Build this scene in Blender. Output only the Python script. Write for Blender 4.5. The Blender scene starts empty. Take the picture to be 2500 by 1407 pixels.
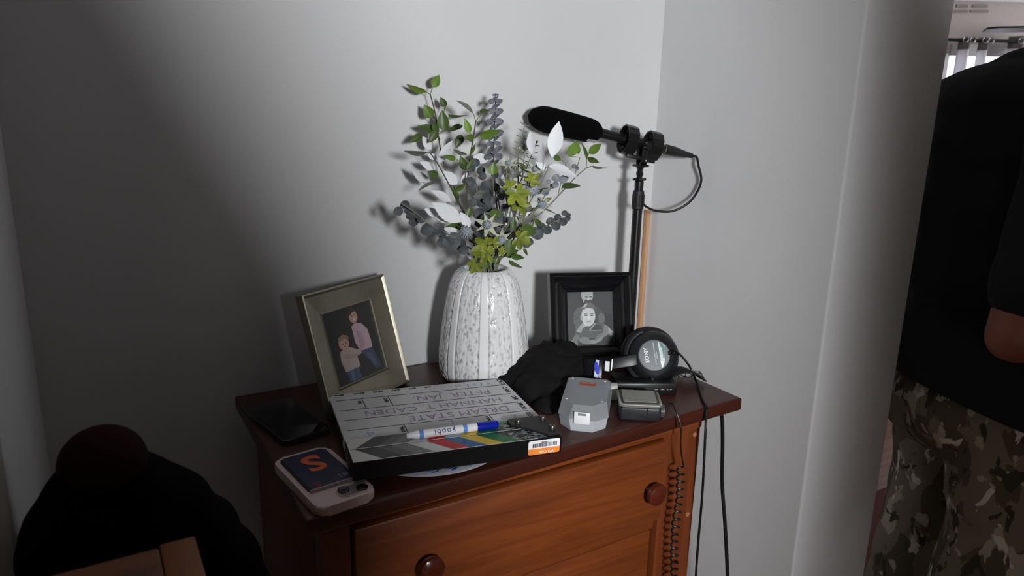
import bpy, bmesh, math, random
import numpy as np
from mathutils import Vector, Matrix, noise, Euler
random.seed(7)
S = bpy.context.scene
COL = S.collection
PI = math.pi
R = math.radians

# ------------------------------------------------------------------ camera
CAMZ = 1.26
F_PX, YAW, PITCH, ROLL = 1730.0, R(31.41), R(13.6), R(-1.32)
_f = Vector((math.sin(YAW)*math.cos(PITCH), math.cos(YAW)*math.cos(PITCH), -math.sin(PITCH)))
_r = Vector((math.cos(YAW), -math.sin(YAW), 0))
_d = _f.cross(_r)
CR = _r*math.cos(ROLL) + _d*math.sin(ROLL)
CD = -_r*math.sin(ROLL) + _d*math.cos(ROLL)
CF = _f
CAM = Vector((0, 0, CAMZ))
cd = bpy.data.cameras.new('camera')
cam = bpy.data.objects.new('camera', cd); COL.objects.link(cam)
cd.sensor_width = 36.0; cd.lens = F_PX/2500*36; cd.clip_start = 0.02
cd.dof.use_dof = True; cd.dof.focus_distance = 1.2; cd.dof.aperture_fstop = 8.0
cam.matrix_world = Matrix(((CR.x, -CD.x, -CF.x, CAM.x), (CR.y, -CD.y, -CF.y, CAM.y), (CR.z, -CD.z, -CF.z, CAM.z), (0, 0, 0, 1)))
S.camera = cam

# ------------------------------------------------------------------ world, lights, exposure
w = bpy.data.worlds.new('world'); S.world = w; w.use_nodes = True
w.node_tree.nodes['Background'].inputs[0].default_value = (1.0, 0.93, 0.84, 1)
w.node_tree.nodes['Background'].inputs[1].default_value = 0.80
S.view_settings.view_transform = 'Standard'; S.view_settings.look = 'None'
S.view_settings.exposure = 0.0; S.view_settings.gamma = 1.0
S.view_settings.use_curve_mapping = False

def area(name, loc, target, sx, sy, power, col):
    l = bpy.data.lights.new(name, 'AREA'); l.shape = 'RECTANGLE'; l.size = sx; l.size_y = sy
    l.energy = power; l.color = col
    o = bpy.data.objects.new(name, l); COL.objects.link(o); o.location = loc
    o.rotation_euler = (Vector(target)-Vector(loc)).to_track_quat('-Z', 'Y').to_euler()
    return o
# film lamp standing behind the photographer, its beam narrowed by the scaled spot cone
sp = bpy.data.lights.new('film_lamp', 'SPOT'); sp.energy = 146; sp.color = (0.97, 0.985, 1.0)
sp.spot_size = R(112); sp.spot_blend = 0.42; sp.shadow_soft_size = 0.10
lamp = bpy.data.objects.new('film_lamp', sp); COL.objects.link(lamp)
lamp.location = (0.055, -0.85, 1.36)
_q = (Vector((0.482, 1.15, 1.02))-lamp.location).to_track_quat('-Z', 'Y')
lamp.rotation_euler = _q.to_euler(); lamp.scale = (0.3145, 1, 1)
# added fill brightening the far room's wall; the east wall has no window
area('far_wall_fill', (6.15, 0.2, 1.45), (4.6, 1.6, 1.7), 1.2, 1.2, 120, (0.97, 0.97, 1.0))

def ray(px, py):
    return CR*((px-1250)/F_PX) + CD*((py-703.5)/F_PX) + CF
def aty(px, py, y):
    v = ray(px, py); return CAM + v*(y/v.y)
def atx(px, py, x):
    v = ray(px, py); return CAM + v*(x/v.x)
def atz(px, py, z):
    v = ray(px, py); return CAM + v*((z-CAMZ)/v.z)
def atd(px, py, d):
    return CAM + ray(px, py)*d

# ------------------------------------------------------------------ materials
def lin(c):
    return tuple(((x/255)/12.92 if x <= 10 else (((x/255)+0.055)/1.055)**2.4) for x in c)
MATS = {}
def mat(name, rgb, rough=0.5, metal=0.0, var=0.0, scale=20.0, bump=0.0, bscale=200.0, spec=0.5, trans=0.0,
        alpha=1.0, emit=None, estr=0.0, coat=0.0, rnd=0.0, stretch=(1, 1, 1), rgb2=None, sub=0.0, ior=1.45, detail=4):
    if name in MATS: return MATS[name]
    m = bpy.data.materials.new(name); m.use_nodes = True
    nt = m.node_tree; b = nt.nodes['Principled BSDF']
    c = lin(rgb)
    b.inputs['Base Color'].default_value = (*c, 1)
    b.inputs['Roughness'].default_value = rough
    b.inputs['Metallic'].default_value = metal
    b.inputs['Specular IOR Level'].default_value = spec
    b.inputs['Transmission Weight'].default_value = trans
    b.inputs['Alpha'].default_value = alpha
    b.inputs['Coat Weight'].default_value = coat
    b.inputs['IOR'].default_value = ior
    tc = nt.nodes.new('ShaderNodeTexCoord'); mp = nt.nodes.new('ShaderNodeMapping')
    mp.inputs['Scale'].default_value = stretch
    nt.links.new(tc.outputs['Object'], mp.inputs['Vector'])
    out = None
    if var > 0 or rgb2:
        n = nt.nodes.new('ShaderNodeTexNoise'); n.inputs['Scale'].default_value = scale; n.inputs['Detail'].default_value = detail
        nt.links.new(mp.outputs[0], n.inputs['Vector'])
        cr = nt.nodes.new('ShaderNodeValToRGB')
        c2 = lin(rgb2) if rgb2 else tuple(max(0, x*(1-var)) for x in c)
        c1 = c if rgb2 else tuple(min(1, x*(1+var)) for x in c)
        cr.color_ramp.elements[0].color = (*c2, 1); cr.color_ramp.elements[1].color = (*c1, 1)
        cr.color_ramp.elements[0].position = 0.32; cr.color_ramp.elements[1].position = 0.68
        nt.links.new(n.outputs['Fac'], cr.inputs['Fac']); out = cr.outputs['Color']
        nt.links.new(out, b.inputs['Base Color'])
    if rnd > 0:
        oi = nt.nodes.new('ShaderNodeObjectInfo'); hs = nt.nodes.new('ShaderNodeHueSaturation')
        mr = nt.nodes.new('ShaderNodeMapRange'); mr.inputs['To Min'].default_value = 1-rnd; mr.inputs['To Max'].default_value = 1+rnd
        nt.links.new(oi.outputs['Random'], mr.inputs['Value']); nt.links.new(mr.outputs[0], hs.inputs['Value'])
        if out: nt.links.new(out, hs.inputs['Color'])
        else: hs.inputs['Color'].default_value = (*c, 1)
        nt.links.new(hs.outputs[0], b.inputs['Base Color'])
    if bump > 0:
        n2 = nt.nodes.new('ShaderNodeTexNoise'); n2.inputs['Scale'].default_value = bscale; n2.inputs['Detail'].default_value = 3
        nt.links.new(mp.outputs[0], n2.inputs['Vector'])
        bp = nt.nodes.new('ShaderNodeBump'); bp.inputs['Strength'].default_value = bump; bp.inputs['Distance'].default_value = 0.002
        nt.links.new(n2.outputs['Fac'], bp.inputs['Height']); nt.links.new(bp.outputs[0], b.inputs['Normal'])
    if emit:
        b.inputs['Emission Color'].default_value = (*lin(emit), 1); b.inputs['Emission Strength'].default_value = estr
    MATS[name] = m
    return m

def wood(name, dark, light, rough=0.35, axis='x', scale=7.0, coat=0.15):
    if name in MATS: return MATS[name]
    m = bpy.data.materials.new(name); m.use_nodes = True
    nt = m.node_tree; b = nt.nodes['Principled BSDF']; b.inputs['Roughness'].default_value = rough
    b.inputs['Coat Weight'].default_value = coat; b.inputs['Coat Roughness'].default_value = 0.25
    tc = nt.nodes.new('ShaderNodeTexCoord'); mp = nt.nodes.new('ShaderNodeMapping')
    s = {'x': (1.0, 14, 14), 'y': (14, 1.0, 14), 'z': (14, 14, 1.0)}[axis]
    mp.inputs['Scale'].default_value = s
    nt.links.new(tc.outputs['Object'], mp.inputs['Vector'])
    n = nt.nodes.new('ShaderNodeTexNoise'); n.inputs['Scale'].default_value = scale*0.45; n.inputs['Detail'].default_value = 6; n.inputs['Distortion'].default_value = 1.2
    nt.links.new(mp.outputs[0], n.inputs['Vector'])
    n3 = nt.nodes.new('ShaderNodeTexNoise'); n3.inputs['Scale'].default_value = scale*4; n3.inputs['Detail'].default_value = 3
    nt.links.new(mp.outputs[0], n3.inputs['Vector'])
    mx = nt.nodes.new('ShaderNodeMath'); mx.operation = 'MULTIPLY_ADD'; mx.inputs[1].default_value = 0.3
    nt.links.new(n3.outputs['Fac'], mx.inputs[0]); nt.links.new(n.outputs['Fac'], mx.inputs[2])
    cr = nt.nodes.new('ShaderNodeValToRGB')
    cr.color_ramp.elements[0].position = 0.45; cr.color_ramp.elements[1].position = 0.82
    cr.color_ramp.elements[0].color = (*lin(dark), 1); cr.color_ramp.elements[1].color = (*lin(light), 1)
    nt.links.new(mx.outputs[0], cr.inputs['Fac']); nt.links.new(cr.outputs[0], b.inputs['Base Color'])
    bp = nt.nodes.new('ShaderNodeBump'); bp.inputs['Strength'].default_value = 0.08; bp.inputs['Distance'].default_value = 0.001
    nt.links.new(n3.outputs['Fac'], bp.inputs['Height']); nt.links.new(bp.outputs[0], b.inputs['Normal'])
    MATS[name] = m
    return m

def print_mat(name='print', rough=0.45):
    if name in MATS: return MATS[name]
    m = bpy.data.materials.new(name); m.use_nodes = True
    nt = m.node_tree; b = nt.nodes['Principled BSDF']; b.inputs['Roughness'].default_value = rough
    a = nt.nodes.new('ShaderNodeAttribute'); a.attribute_name = 'Col'
    nt.links.new(a.outputs['Color'], b.inputs['Base Color'])
    if name == 'photo_gloss': b.inputs['Specular IOR Level'].default_value = 0.08
    MATS[name] = m
    return m

# ------------------------------------------------------------------ mesh helpers
def link(name, me, m=None, parent=None):
    o = bpy.data.objects.new(name, me); COL.objects.link(o)
    if m is not None and not me.materials: me.materials.append(m)
    if parent is not None: o.parent = parent
    return o
def smooth(me, ang=35):
    if len(me.polygons) == 0: return
    me.polygons.foreach_set('use_smooth', [True]*len(me.polygons))
    me.set_sharp_from_angle(angle=R(ang))
def build(name, bm, m, parent=None, sm=35, flip=False):
    bmesh.ops.recalc_face_normals(bm, faces=bm.faces)
    me = bpy.data.meshes.new(name); bm.to_mesh(me); bm.free()
    if sm: smooth(me, sm)
    return link(name, me, m, parent)
def thing(name, label, cat, loc=(0, 0, 0), rot=(0, 0, 0), group=None, kind=None):
    o = bpy.data.objects.new(name, None); COL.objects.link(o); o.empty_display_size = 0.02
    o.location = loc; o.rotation_euler = rot; tag(o, label, cat, group, kind); return o
def tag(o, label, cat=None, group=None, kind=None):
    if label: o['label'] = label
    if cat: o['category'] = cat
    if group: o['group'] = group
    if kind: o['kind'] = kind
    return o
def struct(name, bm, m, label=None, sm=0):
    o = build(name, bm, m, None, sm); o['kind'] = 'structure'
    if label: o['label'] = label
    return o
def B(): return bmesh.new()
def box(bm, x0, x1, y0, y1, z0, z1, bev=0.0, seg=2, mi=0):
    vs = [bm.verts.new((x, y, z)) for z in (z0, z1) for y in (y0, y1) for x in (x0, x1)]
    fs = [(0, 2, 3, 1), (4, 5, 7, 6), (0, 1, 5, 4), (1, 3, 7, 5), (3, 2, 6, 7), (2, 0, 4, 6)]
    F = [bm.faces.new([vs[i] for i in f]) for f in fs]
    for f in F: f.material_index = mi
    if bev > 0:
        es = set()
        for f in F: es.update(f.edges)
        bmesh.ops.bevel(bm, geom=list(es), offset=bev, segments=seg, profile=0.5, affect='EDGES')
    return bm
def basis(d):
    d = d.normalized(); a = Vector((0, 0, 1)) if abs(d.z) < 0.9 else Vector((1, 0, 0))
    u = d.cross(a).normalized(); return u, d.cross(u).normalized()
def rings(bm, pts, radii, n=12, cap=True, closed=False, squash=None, frame=None):
    pts = [Vector(p) for p in pts]; N = len(pts); R_ = []
    u = None
    for i in range(N):
        if closed: t = pts[(i+1) % N]-pts[i-1]
        else: t = pts[min(i+1, N-1)]-pts[max(i-1, 0)]
        t.normalize()
        if u is None:
            u, v = basis(t) if frame is None else frame
        else:
            u = (u - t*u.dot(t))
            u = u.normalized() if u.length > 1e-6 else basis(t)[0]
            v = t.cross(u).normalized()
        r = radii[i] if hasattr(radii, '__len__') else radii
        ring = []
        for k in range(n):
            a = 2*PI*k/n
            ring.append(bm.verts.new(pts[i] + u*(math.cos(a)*r) + v*(math.sin(a)*r*(squash or 1))))
        R_.append(ring)
    M = N if closed else N-1
    for i in range(M):
        a, b = R_[i], R_[(i+1) % N]
        for k in range(n):
            bm.faces.new((a[k], a[(k+1) % n], b[(k+1) % n], b[k]))
    if cap and not closed:
        bm.faces.new(list(reversed(R_[0]))); bm.faces.new(R_[-1])
    return bm
def cyl(bm, p0, p1, r0, r1=None, n=20):
    return rings(bm, [p0, p1], [r0, r0 if r1 is None else r1], n)
def spline(pts, sub=8, closed=False):
    P = [Vector(p) for p in pts]; out = []; N = len(P)
    rng = N if closed else N-1
    for i in range(rng):
        p0 = P[i-1] if (i > 0 or closed) else P[0]*2-P[1]
        p1 = P[i]; p2 = P[(i+1) % N]
        p3 = P[(i+2) % N] if (i+2 < N or closed) else P[-1]*2-P[-2]
        for k in range(sub):
            t = k/sub
            out.append(0.5*((2*p1)+(p2-p0)*t+(2*p0-5*p1+4*p2-p3)*t*t+(3*p1-p0-3*p2+p3)*t**3))
    if not closed: out.append(P[-1].copy())
    return out
def tube(bm, pts, r, n=8, sub=8, closed=False):
    return rings(bm, spline(pts, sub, closed), r, n, closed=closed)
def lathe(bm, prof, n=32, axis=None, origin=(0, 0, 0), close=True):
    o = Vector(origin)
    if axis is None: zz = Vector((0, 0, 1)); uu = Vector((1, 0, 0)); vv = Vector((0, 1, 0))
    else:
        zz = Vector(axis).normalized(); uu, vv = basis(zz)
    L = []
    for (r, z) in prof:
        L.append([bm.verts.new(o+zz*z+uu*(r*math.cos(2*PI*k/n))+vv*(r*math.sin(2*PI*k/n))) for k in range(n)])
    for a, b in zip(L[:-1], L[1:]):
        for k in range(n): bm.faces.new((a[k], a[(k+1) % n], b[(k+1) % n], b[k]))
    if close:
        bm.faces.new(list(reversed(L[0]))); bm.faces.new(L[-1])
    return bm
def prism(bm, poly, z0, z1, bev=0.0, seg=2):
    a = [bm.verts.new((x, y, z0)) for x, y in poly]; b = [bm.verts.new((x, y, z1)) for x, y in poly]
    n = len(poly); F = [bm.faces.new(list(reversed(a))), bm.faces.new(b)]
    for i in range(n): F.append(bm.faces.new((a[i], a[(i+1) % n], b[(i+1) % n], b[i])))
    if bev > 0:
        es = set(F[0].edges) | set(F[1].edges)
        bmesh.ops.bevel(bm, geom=list(es), offset=bev, segments=seg, profile=0.5, affect='EDGES')
    return bm
def rrect(x0, x1, y0, y1, r, n=6):
    out = []
    for cx, cy, a0 in ((x1-r, y1-r, 0), (x0+r, y1-r, 90), (x0+r, y0+r, 180), (x1-r, y0+r, 270)):
        for k in range(n+1):
            a = R(a0+90*k/n); out.append((cx+r*math.cos(a), cy+r*math.sin(a)))
    return out
def ellipse(cx, cy, rx, ry, n=20, rot=0):
    c, s = math.cos(rot), math.sin(rot); out = []
    for k in range(n):
        a = 2*PI*k/n; x, y = rx*math.cos(a), ry*math.sin(a)
        out.append((cx+x*c-y*s, cy+x*s+y*c))
    return out
def ellipsoid(bm, c, r, n=16, m=10, rot=None):
    c = Vector(c)
    if not hasattr(r, '__len__'): r = (r, r, r)
    L = []
    def P(v):
        v = Vector((v[0]*r[0], v[1]*r[1], v[2]*r[2]))
        if rot is not None: v = rot @ v
        return bm.verts.new(c+v)
    top = P((0, 0, 1)); bot = P((0, 0, -1))
    for i in range(1, m):
        ph = PI*i/m
        L.append([P((math.sin(ph)*math.cos(2*PI*k/n), math.sin(ph)*math.sin(2*PI*k/n), math.cos(ph))) for k in range(n)])
    for k in range(n):
        bm.faces.new((top, L[0][k], L[0][(k+1) % n])); bm.faces.new((bot, L[-1][(k+1) % n], L[-1][k]))
    for a, b in zip(L[:-1], L[1:]):
        for k in range(n): bm.faces.new((a[k], b[k], b[(k+1) % n], a[(k+1) % n]))
    return bm
def prints(name, polys, parent, z0=0.0, dz=0.00002, m=None, tf=None):
    """flat print: list of (poly2d, rgb) laid one over the other, one mesh with a colour attribute"""
    V = []; Fc = []; Cc = []
    for i, (poly, rgb) in enumerate(polys):
        b = len(V)
        for x, y in poly:
            p = Vector((x, y, z0+dz*i)); V.append(tf(p) if tf else p)
        Fc.append(list(range(b, b+len(poly)))); Cc += [(*lin(rgb), 1.0)]*len(poly)
    me = bpy.data.meshes.new(name); me.from_pydata(V, [], Fc); me.update()
    a = me.color_attributes.new('Col', 'FLOAT_COLOR', 'POINT')
    a.data.foreach_set('color', np.array(Cc, dtype=np.float32).ravel())
    return link(name, me, m or print_mat(), parent)
def text_mesh(body, size, ext=0.0001, bevel=0.0, align='CENTER', shear=0.0, offset=0.0, space=1.0):
    cu = bpy.data.curves.new('lettering', 'FONT'); cu.body = body; cu.size = size; cu.extrude = ext
    cu.align_x = align; cu.align_y = 'CENTER'; cu.shear = shear; cu.offset = offset; cu.space_character = space; cu.resolution_u = 3
    o = bpy.data.objects.new('tmp', cu); COL.objects.link(o)
    dg = bpy.context.evaluated_depsgraph_get()
    me = bpy.data.meshes.new_from_object(o.evaluated_get(dg))
    bpy.data.objects.remove(o); bpy.data.curves.remove(cu)
    me.materials.clear()
    return me
def text(name, body, size, m, parent, loc, rot=(0, 0, 0), sx=1.0, **k):
    me = text_mesh(body, size, **k)
    o = link(name, me, m, parent); o.location = loc; o.rotation_euler = rot; o.scale = (sx, 1, 1)
    return o
def remesh(name, bm, m, parent, voxel, it=4, disp=None, sm=True, fac=0.5):
    """one continuous skin around overlapping volumes"""
    me = bpy.data.meshes.new(name); bmesh.ops.recalc_face_normals(bm, faces=bm.faces); bm.to_mesh(me); bm.free()
    o = bpy.data.objects.new(name, me); COL.objects.link(o)
    md = o.modifiers.new('r', 'REMESH'); md.mode = 'VOXEL'; md.voxel_size = voxel
    ms = o.modifiers.new('s', 'SMOOTH'); ms.iterations = it; ms.factor = fac
    dg = bpy.context.evaluated_depsgraph_get()
    me2 = bpy.data.meshes.new_from_object(o.evaluated_get(dg))
    bpy.data.objects.remove(o); bpy.data.meshes.remove(me)
    me2.name = name
    if disp:
        me2.update(); nor = [v.normal.copy() for v in me2.vertices]
        for v, nn in zip(me2.vertices, nor): v.co = v.co + nn*disp(v.co)
    me2.polygons.foreach_set('use_smooth', [True]*len(me2.polygons))
    me2.materials.clear()
    return link(name, me2, m, parent)
def capsule(bm, a, b, ra, rb, n=14):
    a, b = Vector(a), Vector(b); d = (b-a); L = d.length
    if L < 1e-6: return ellipsoid(bm, a, ra, n, 8)
    d.normalize(); pts = []; rad = []
    for k in range(1, 5): t = math.cos(PI/2*k/4); pts.append(a-d*(ra*t)); rad.append(ra*math.sin(PI/2*k/4))
    for k in range(4, 0, -1): t = math.cos(PI/2*k/4); pts.append(b+d*(rb*t)); rad.append(rb*math.sin(PI/2*k/4))
    return rings(bm, pts, rad, n)
def pinv(parent):
    M = Matrix.Identity(4); p = parent
    while p is not None:
        M = Matrix.LocRotScale(p.location, p.rotation_euler, p.scale) @ M; p = p.parent
    return M.inverted()
def wb(name, bm, m, parent, sm=35):
    """bmesh given in world coordinates -> part of parent"""
    bmesh.ops.transform(bm, matrix=pinv(parent), verts=bm.verts)
    return build(name, bm, m, parent, sm)

# ------------------------------------------------------------------ setting
M_wall = mat('wall_paint', (205, 205, 206), 0.75, var=0.015, scale=6, bump=0.10, bscale=420)
M_wall_dim = mat('hall_paint', (150, 148, 144), 0.85)
M_ceil = mat('ceiling_paint', (210, 210, 208), 0.9)
M_floor = wood('floor_wood', (72, 40, 24), (124, 76, 48), 0.45, 'x', 5)
YB, XC, XL, YE, XJ = 1.195, 1.0897, -0.084, 0.731, 1.337
CEIL = 2.44
bm = B(); box(bm, XL-0.2, XC+0.1, YB, YB+0.12, 0, CEIL); struct('wall_back', bm, M_wall)
bm = B(); box(bm, XC, XJ, YE, 3.4, 0, CEIL)
es = [e for e in bm.edges if all(abs(v.co.y-YE) < 1e-5 for v in e.verts) and abs(e.verts[0].co.z-e.verts[1].co.z) > 1]
bmesh.ops.bevel(bm, geom=es, offset=0.005, segments=3, profile=0.5, affect='EDGES')
struct('wall_right', bm, M_wall, sm=30)
bm = B(); box(bm, -2.0, XL, YE, YB+0.12, 0, CEIL)
es = [e for e in bm.edges if all(abs(v.co.y-YE) < 1e-5 and abs(v.co.x-XL) < 1e-5 for v in e.verts)]
bmesh.ops.bevel(bm, geom=es, offset=0.005, segments=3, profile=0.5, affect='EDGES')
struct('wall_left', bm, M_wall, sm=30)
bm = B(); box(bm, -2.12, -2.0, -2.32, YB+0.12, 0, CEIL); struct('wall_hall', bm, M_wall_dim)
DX0, DX1 = -1.9, -0.12
YF = -2.2
bm = B(); box(bm, -2.0, DX0, YF-.12, YF, 0, CEIL); box(bm, DX1, 6.2, YF-.12, YF, 0, CEIL); box(bm, DX0, DX1, YF-.12, YF, 2.05, CEIL)
struct('wall_front', bm, M_wall_dim)
bm = B(); box(bm, -2.12, 6.32, -4.0, 3.52, -0.06, 0); struct('floor', bm, M_floor)
bm = B(); box(bm, -2.12, 6.32, -2.32, 3.52, CEIL, CEIL+0.06); struct('ceiling', bm, M_ceil)
bm = B(); box(bm, XJ, 6.32, 3.4, 3.52, 0, CEIL); struct('wall_north', bm, M_wall)
bm = B(); box(bm, 6.2, 6.32, -2.32, 3.4, 0, CEIL); struct('wall_east', bm, M_wall)

# added unseen panel, cut to keep the lamp off the left of the alcove
FL = thing('added_light_blocker', 'added black panel on a stand, unseen behind the camera, blocking the lamp', 'added light blocker', (-0.30, -0.25, 0))
M_blocker = mat('blocker_black', (12, 12, 13), 0.95)
bm = B(); pl = [(.060, 1.5), (.122, 1.372), (.160, 1.305), (.180, 1.255), (.188, 1.2), (.178, 1.1), (.160, .95), (.152, .5), (-.45, .5), (-.45, 2.0), (-.025, 2.0), (.008, 1.75)]
prism(bm, [(x+.30, z) for x, z in pl], -.002, .002)
bmesh.ops.transform(bm, matrix=Matrix.Rotation(R(90), 4, 'X'), verts=bm.verts); build('fabric', bm, M_blocker, FL, 0)
build('stand', cyl(B(), (0, -.02, .0), (0, -.02, 1.9), .012), M_blocker, FL)
for k in range(3): build('leg', cyl(B(), (0, -.02, .35), (.3*math.cos(2.1*k+.4), -.02+.3*math.sin(2.1*k+.4), .008), .008), M_blocker, FL)

# ------------------------------------------------------------------ room on the right: window wall with curtains
F0 = Vector((math.sin(YAW), math.cos(YAW), 0)); R0 = Vector((math.cos(YAW), -math.sin(YAW), 0))
DW = 4.2
FARROT = (0, 0, -YAW)
def far_t(px, py, D=DW):
    v = ray(px, py); k = D/v.dot(F0); p = CAM+v*k
    return p.dot(R0), p.z
M_farwall = mat('far_wall_paint', (196, 188, 184), 0.85)
WL, WR = far_t(2300, 150)[0], far_t(2640, 150)[0]
WT = far_t(2400, 126)[1]; WBOT = 0.9
bm = B()
for (a, b, c, d) in ((1.5, WL, 0, CEIL), (WR, 4.5, 0, CEIL), (WL, WR, WT, CEIL), (WL, WR, 0, WBOT)):
    box(bm, a, b, DW, DW+0.12, c, d)
o = struct('wall_far', bm, M_farwall); o.rotation_euler = FARROT
M_white_trim = mat('white_trim', (225, 225, 228), 0.5)
zc = far_t(2400, 6)[1]
bm = B(); box(bm, 1.5, 4.5, DW-0.04, DW-0.0005, zc, CEIL-0.001, 0.008)
o = struct('trim_1', bm, M_white_trim, 'white crown moulding of the room on the right'); o.rotation_euler = FARROT
win = thing('window_1', 'bright window behind the curtains of the far room', 'window', (0, 0, 0), FARROT); win['kind'] = 'structure'; del win['category']
bm = B(); e = 0.05
for (a, b, c, d) in ((WL, WL+e, WBOT, WT), (WR-e, WR, WBOT, WT), (WL, WR, WBOT, WBOT+e), (WL, WR, WT-e*0.3, WT), ((WL+WR)/2-0.02, (WL+WR)/2+0.02, WBOT, WT)):
    box(bm, a+0.001, b-0.001, DW+0.02, DW+0.08, c+0.001, d-0.001)
build('window_frame', bm, M_white_trim, win, 0)
bm = B(); box(bm, WL+0.004, WR-0.004, DW+0.085, DW+0.09, WBOT+0.004, WT-0.004)
build('pane', bm, mat('daylit_pane', (235, 240, 250), 0.3, emit=(240, 245, 255), estr=2.2), win, 0)
# roller shade in the window head
zs0, zs1 = far_t(2405, 139)[1], far_t(2405, 110)[1]
sh = tag(build('roller_shade', box(B(), WL+0.02, WR-0.02, DW-0.035, DW-0.02, zs0, zs1), mat('shade_fabric', (190, 188, 186), 0.8), None, 0), 'pale roller shade pulled up above the bright far window', 'shade')
sh.rotation_euler = FARROT
# curtain rod
rz = far_t(2395, 104)[1]; t0, t1 = far_t(2200, 104)[0], far_t(2700, 104)[0]
rod = thing('curtain_rod', 'thin black curtain rod above the window of the far room', 'curtain rod', (0, 0, 0), FARROT)
M_rod = mat('rod_black', (16, 15, 16), 0.4)
build('rod', cyl(B(), (t0, DW-0.09, rz), (t1, DW-0.09, rz), 0.010), M_rod, rod)
for tt in (t0+0.05, t1-0.05):
    build('bracket', box(B(), tt-0.01, tt+0.01, DW-0.1, DW-0.0005, rz-0.01, rz+0.012, 0.002), M_rod, rod)
for tt in (t0, t1): build('finial', ellipsoid(B(), (tt, DW-0.09, rz), 0.022), M_rod, rod)
M_curtain = mat('curtain_fabric', (158, 150, 150), 0.9, trans=0.0, bump=0.2, bscale=300)
M_sheer = mat('curtain_sheer', (226, 224, 226), 0.9)
M_ring = mat('grommet_metal', (150, 150, 155), 0.3, 0.9)
def curtain(pxa, pxb, label, pyt, pyh):
    ta, tb = far_t(pxa, 104)[0], far_t(pxb, 104)[0]
    zt, zh = far_t(pxa, pyt)[1], far_t(pxa, pyh)[1]
    c = thing('curtain', label, 'curtain', (0, 0, 0), FARROT, 'curtain panels of the far window')
    def sheet(name, z0, z1, m, dy):
        bm = B(); n = 18; prev = None
        rows = []
        for z in (z0, (z0+z1)/2, z1):
            rows.append([bm.verts.new((ta+(tb-ta)*k/n, DW-0.09+dy+0.018*math.sin(k/n*PI*2*max(1, round((tb-ta)/0.11))+0.6), z)) for k in range(n+1)])
        for a, b in zip(rows[:-1], rows[1:]):
            for k in range(n): bm.faces.new((a[k], a[k+1], b[k+1], b[k]))
        geo = bmesh.ops.solidify(bm, geom=list(bm.faces), thickness=0.002)
        return build(name, bm, m, c, 60)
    sheet('header_band', zh, zt, M_curtain, -0.004)
    sheet('drape', 0.25, zh+0.004, M_sheer, 0.0)
    for f in (0.22, 0.78):
        tt = ta+(tb-ta)*f
        bm = B(); rings(bm, [Vector((tt+0.015*math.cos(a), DW-0.122, rz+0.015*math.sin(a))) for a in [2*PI*k/16 for k in range(16)]], 0.003, 6, closed=True)
        build('grommet', bm, M_ring, c)
curtain(2318, 2348, 'grommet curtain panel beside the wall edge in the far room', 96, 124)
curtain(2366, 2391, 'narrow grommet curtain panel in the middle of the far window', 96, 126)
curtain(2436, 2530, 'wide grommet curtain panel nearest the right edge of the photo', 92, 122)
# faded two-line decal high on the far wall
dec = thing('wall_decal', 'faded two-line lettering decal high on the far wall', 'decal', (0, 0, 0), FARROT)
polys = []
rr = random.Random(3)
for row, (y0, y1) in enumerate(((11, 20), (24, 32))):
    x = 2322 if row else 2336
    while x < 2407:
        wd = rr.choice((3, 4, 4, 5))
        a, zt = far_t(x, y0); b, zb = far_t(x+wd, y1)
        if not (2362 < x < 2370): polys.append(([(a, zb), (b, zb), (b, zt), (a, zt)], (150, 143, 142)))
        x += wd+1.6
prints('lettering', polys, dec, 0, 0, tf=lambda p: Vector((p.x, DW-0.003, p.y)))
# ceiling fan
fc = far_t(2768, 66, 3.3)
fan = thing('ceiling_fan', 'dark bladed ceiling fan in the far room at the right edge', 'ceiling fan', (0, 0, 0), FARROT)
M_fan = mat('fan_dark', (38, 34, 34), 0.5)
FX, FZ, FY = fc[0], fc[1], 3.3
bm = B(); lathe(bm, [(0.06, CEIL-0.001), (0.055, CEIL-0.05), (0.015, CEIL-0.06), (0.015, FZ+0.06), (0.09, FZ+0.05), (0.10, FZ), (0.085, FZ-0.05), (0.03, FZ-0.07)][::-1], 24, origin=(FX, FY, 0))
build('motor', bm, M_fan, fan)
for k in range(5):
    a = R(158+72*k)
    bm = B(); prism(bm, [(0.11, -0.02), (0.2, -0.055), (0.52, -0.065), (0.56, -0.04), (0.56, 0.04), (0.52, 0.065), (0.2, 0.055), (0.11, 0.02)], -0.004, 0.004, 0.002, 1)
    ob = build('blade', bm, M_fan, fan); ob.location = (FX, FY, FZ); ob.rotation_euler = (R(3), 0, a)
# rug in the far room
rug = tag(build('rug', prism(B(), rrect(1.40, 2.5, 0.2, 1.25, 0.02), 0.0, 0.012, 0.003, 1), mat('rug_red', (70, 22, 26), 0.95, var=0.3, scale=60, bump=0.5, bscale=900), None, 0), 'dark red rug on the wooden floor beside the camouflage trousers', 'rug')

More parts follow.
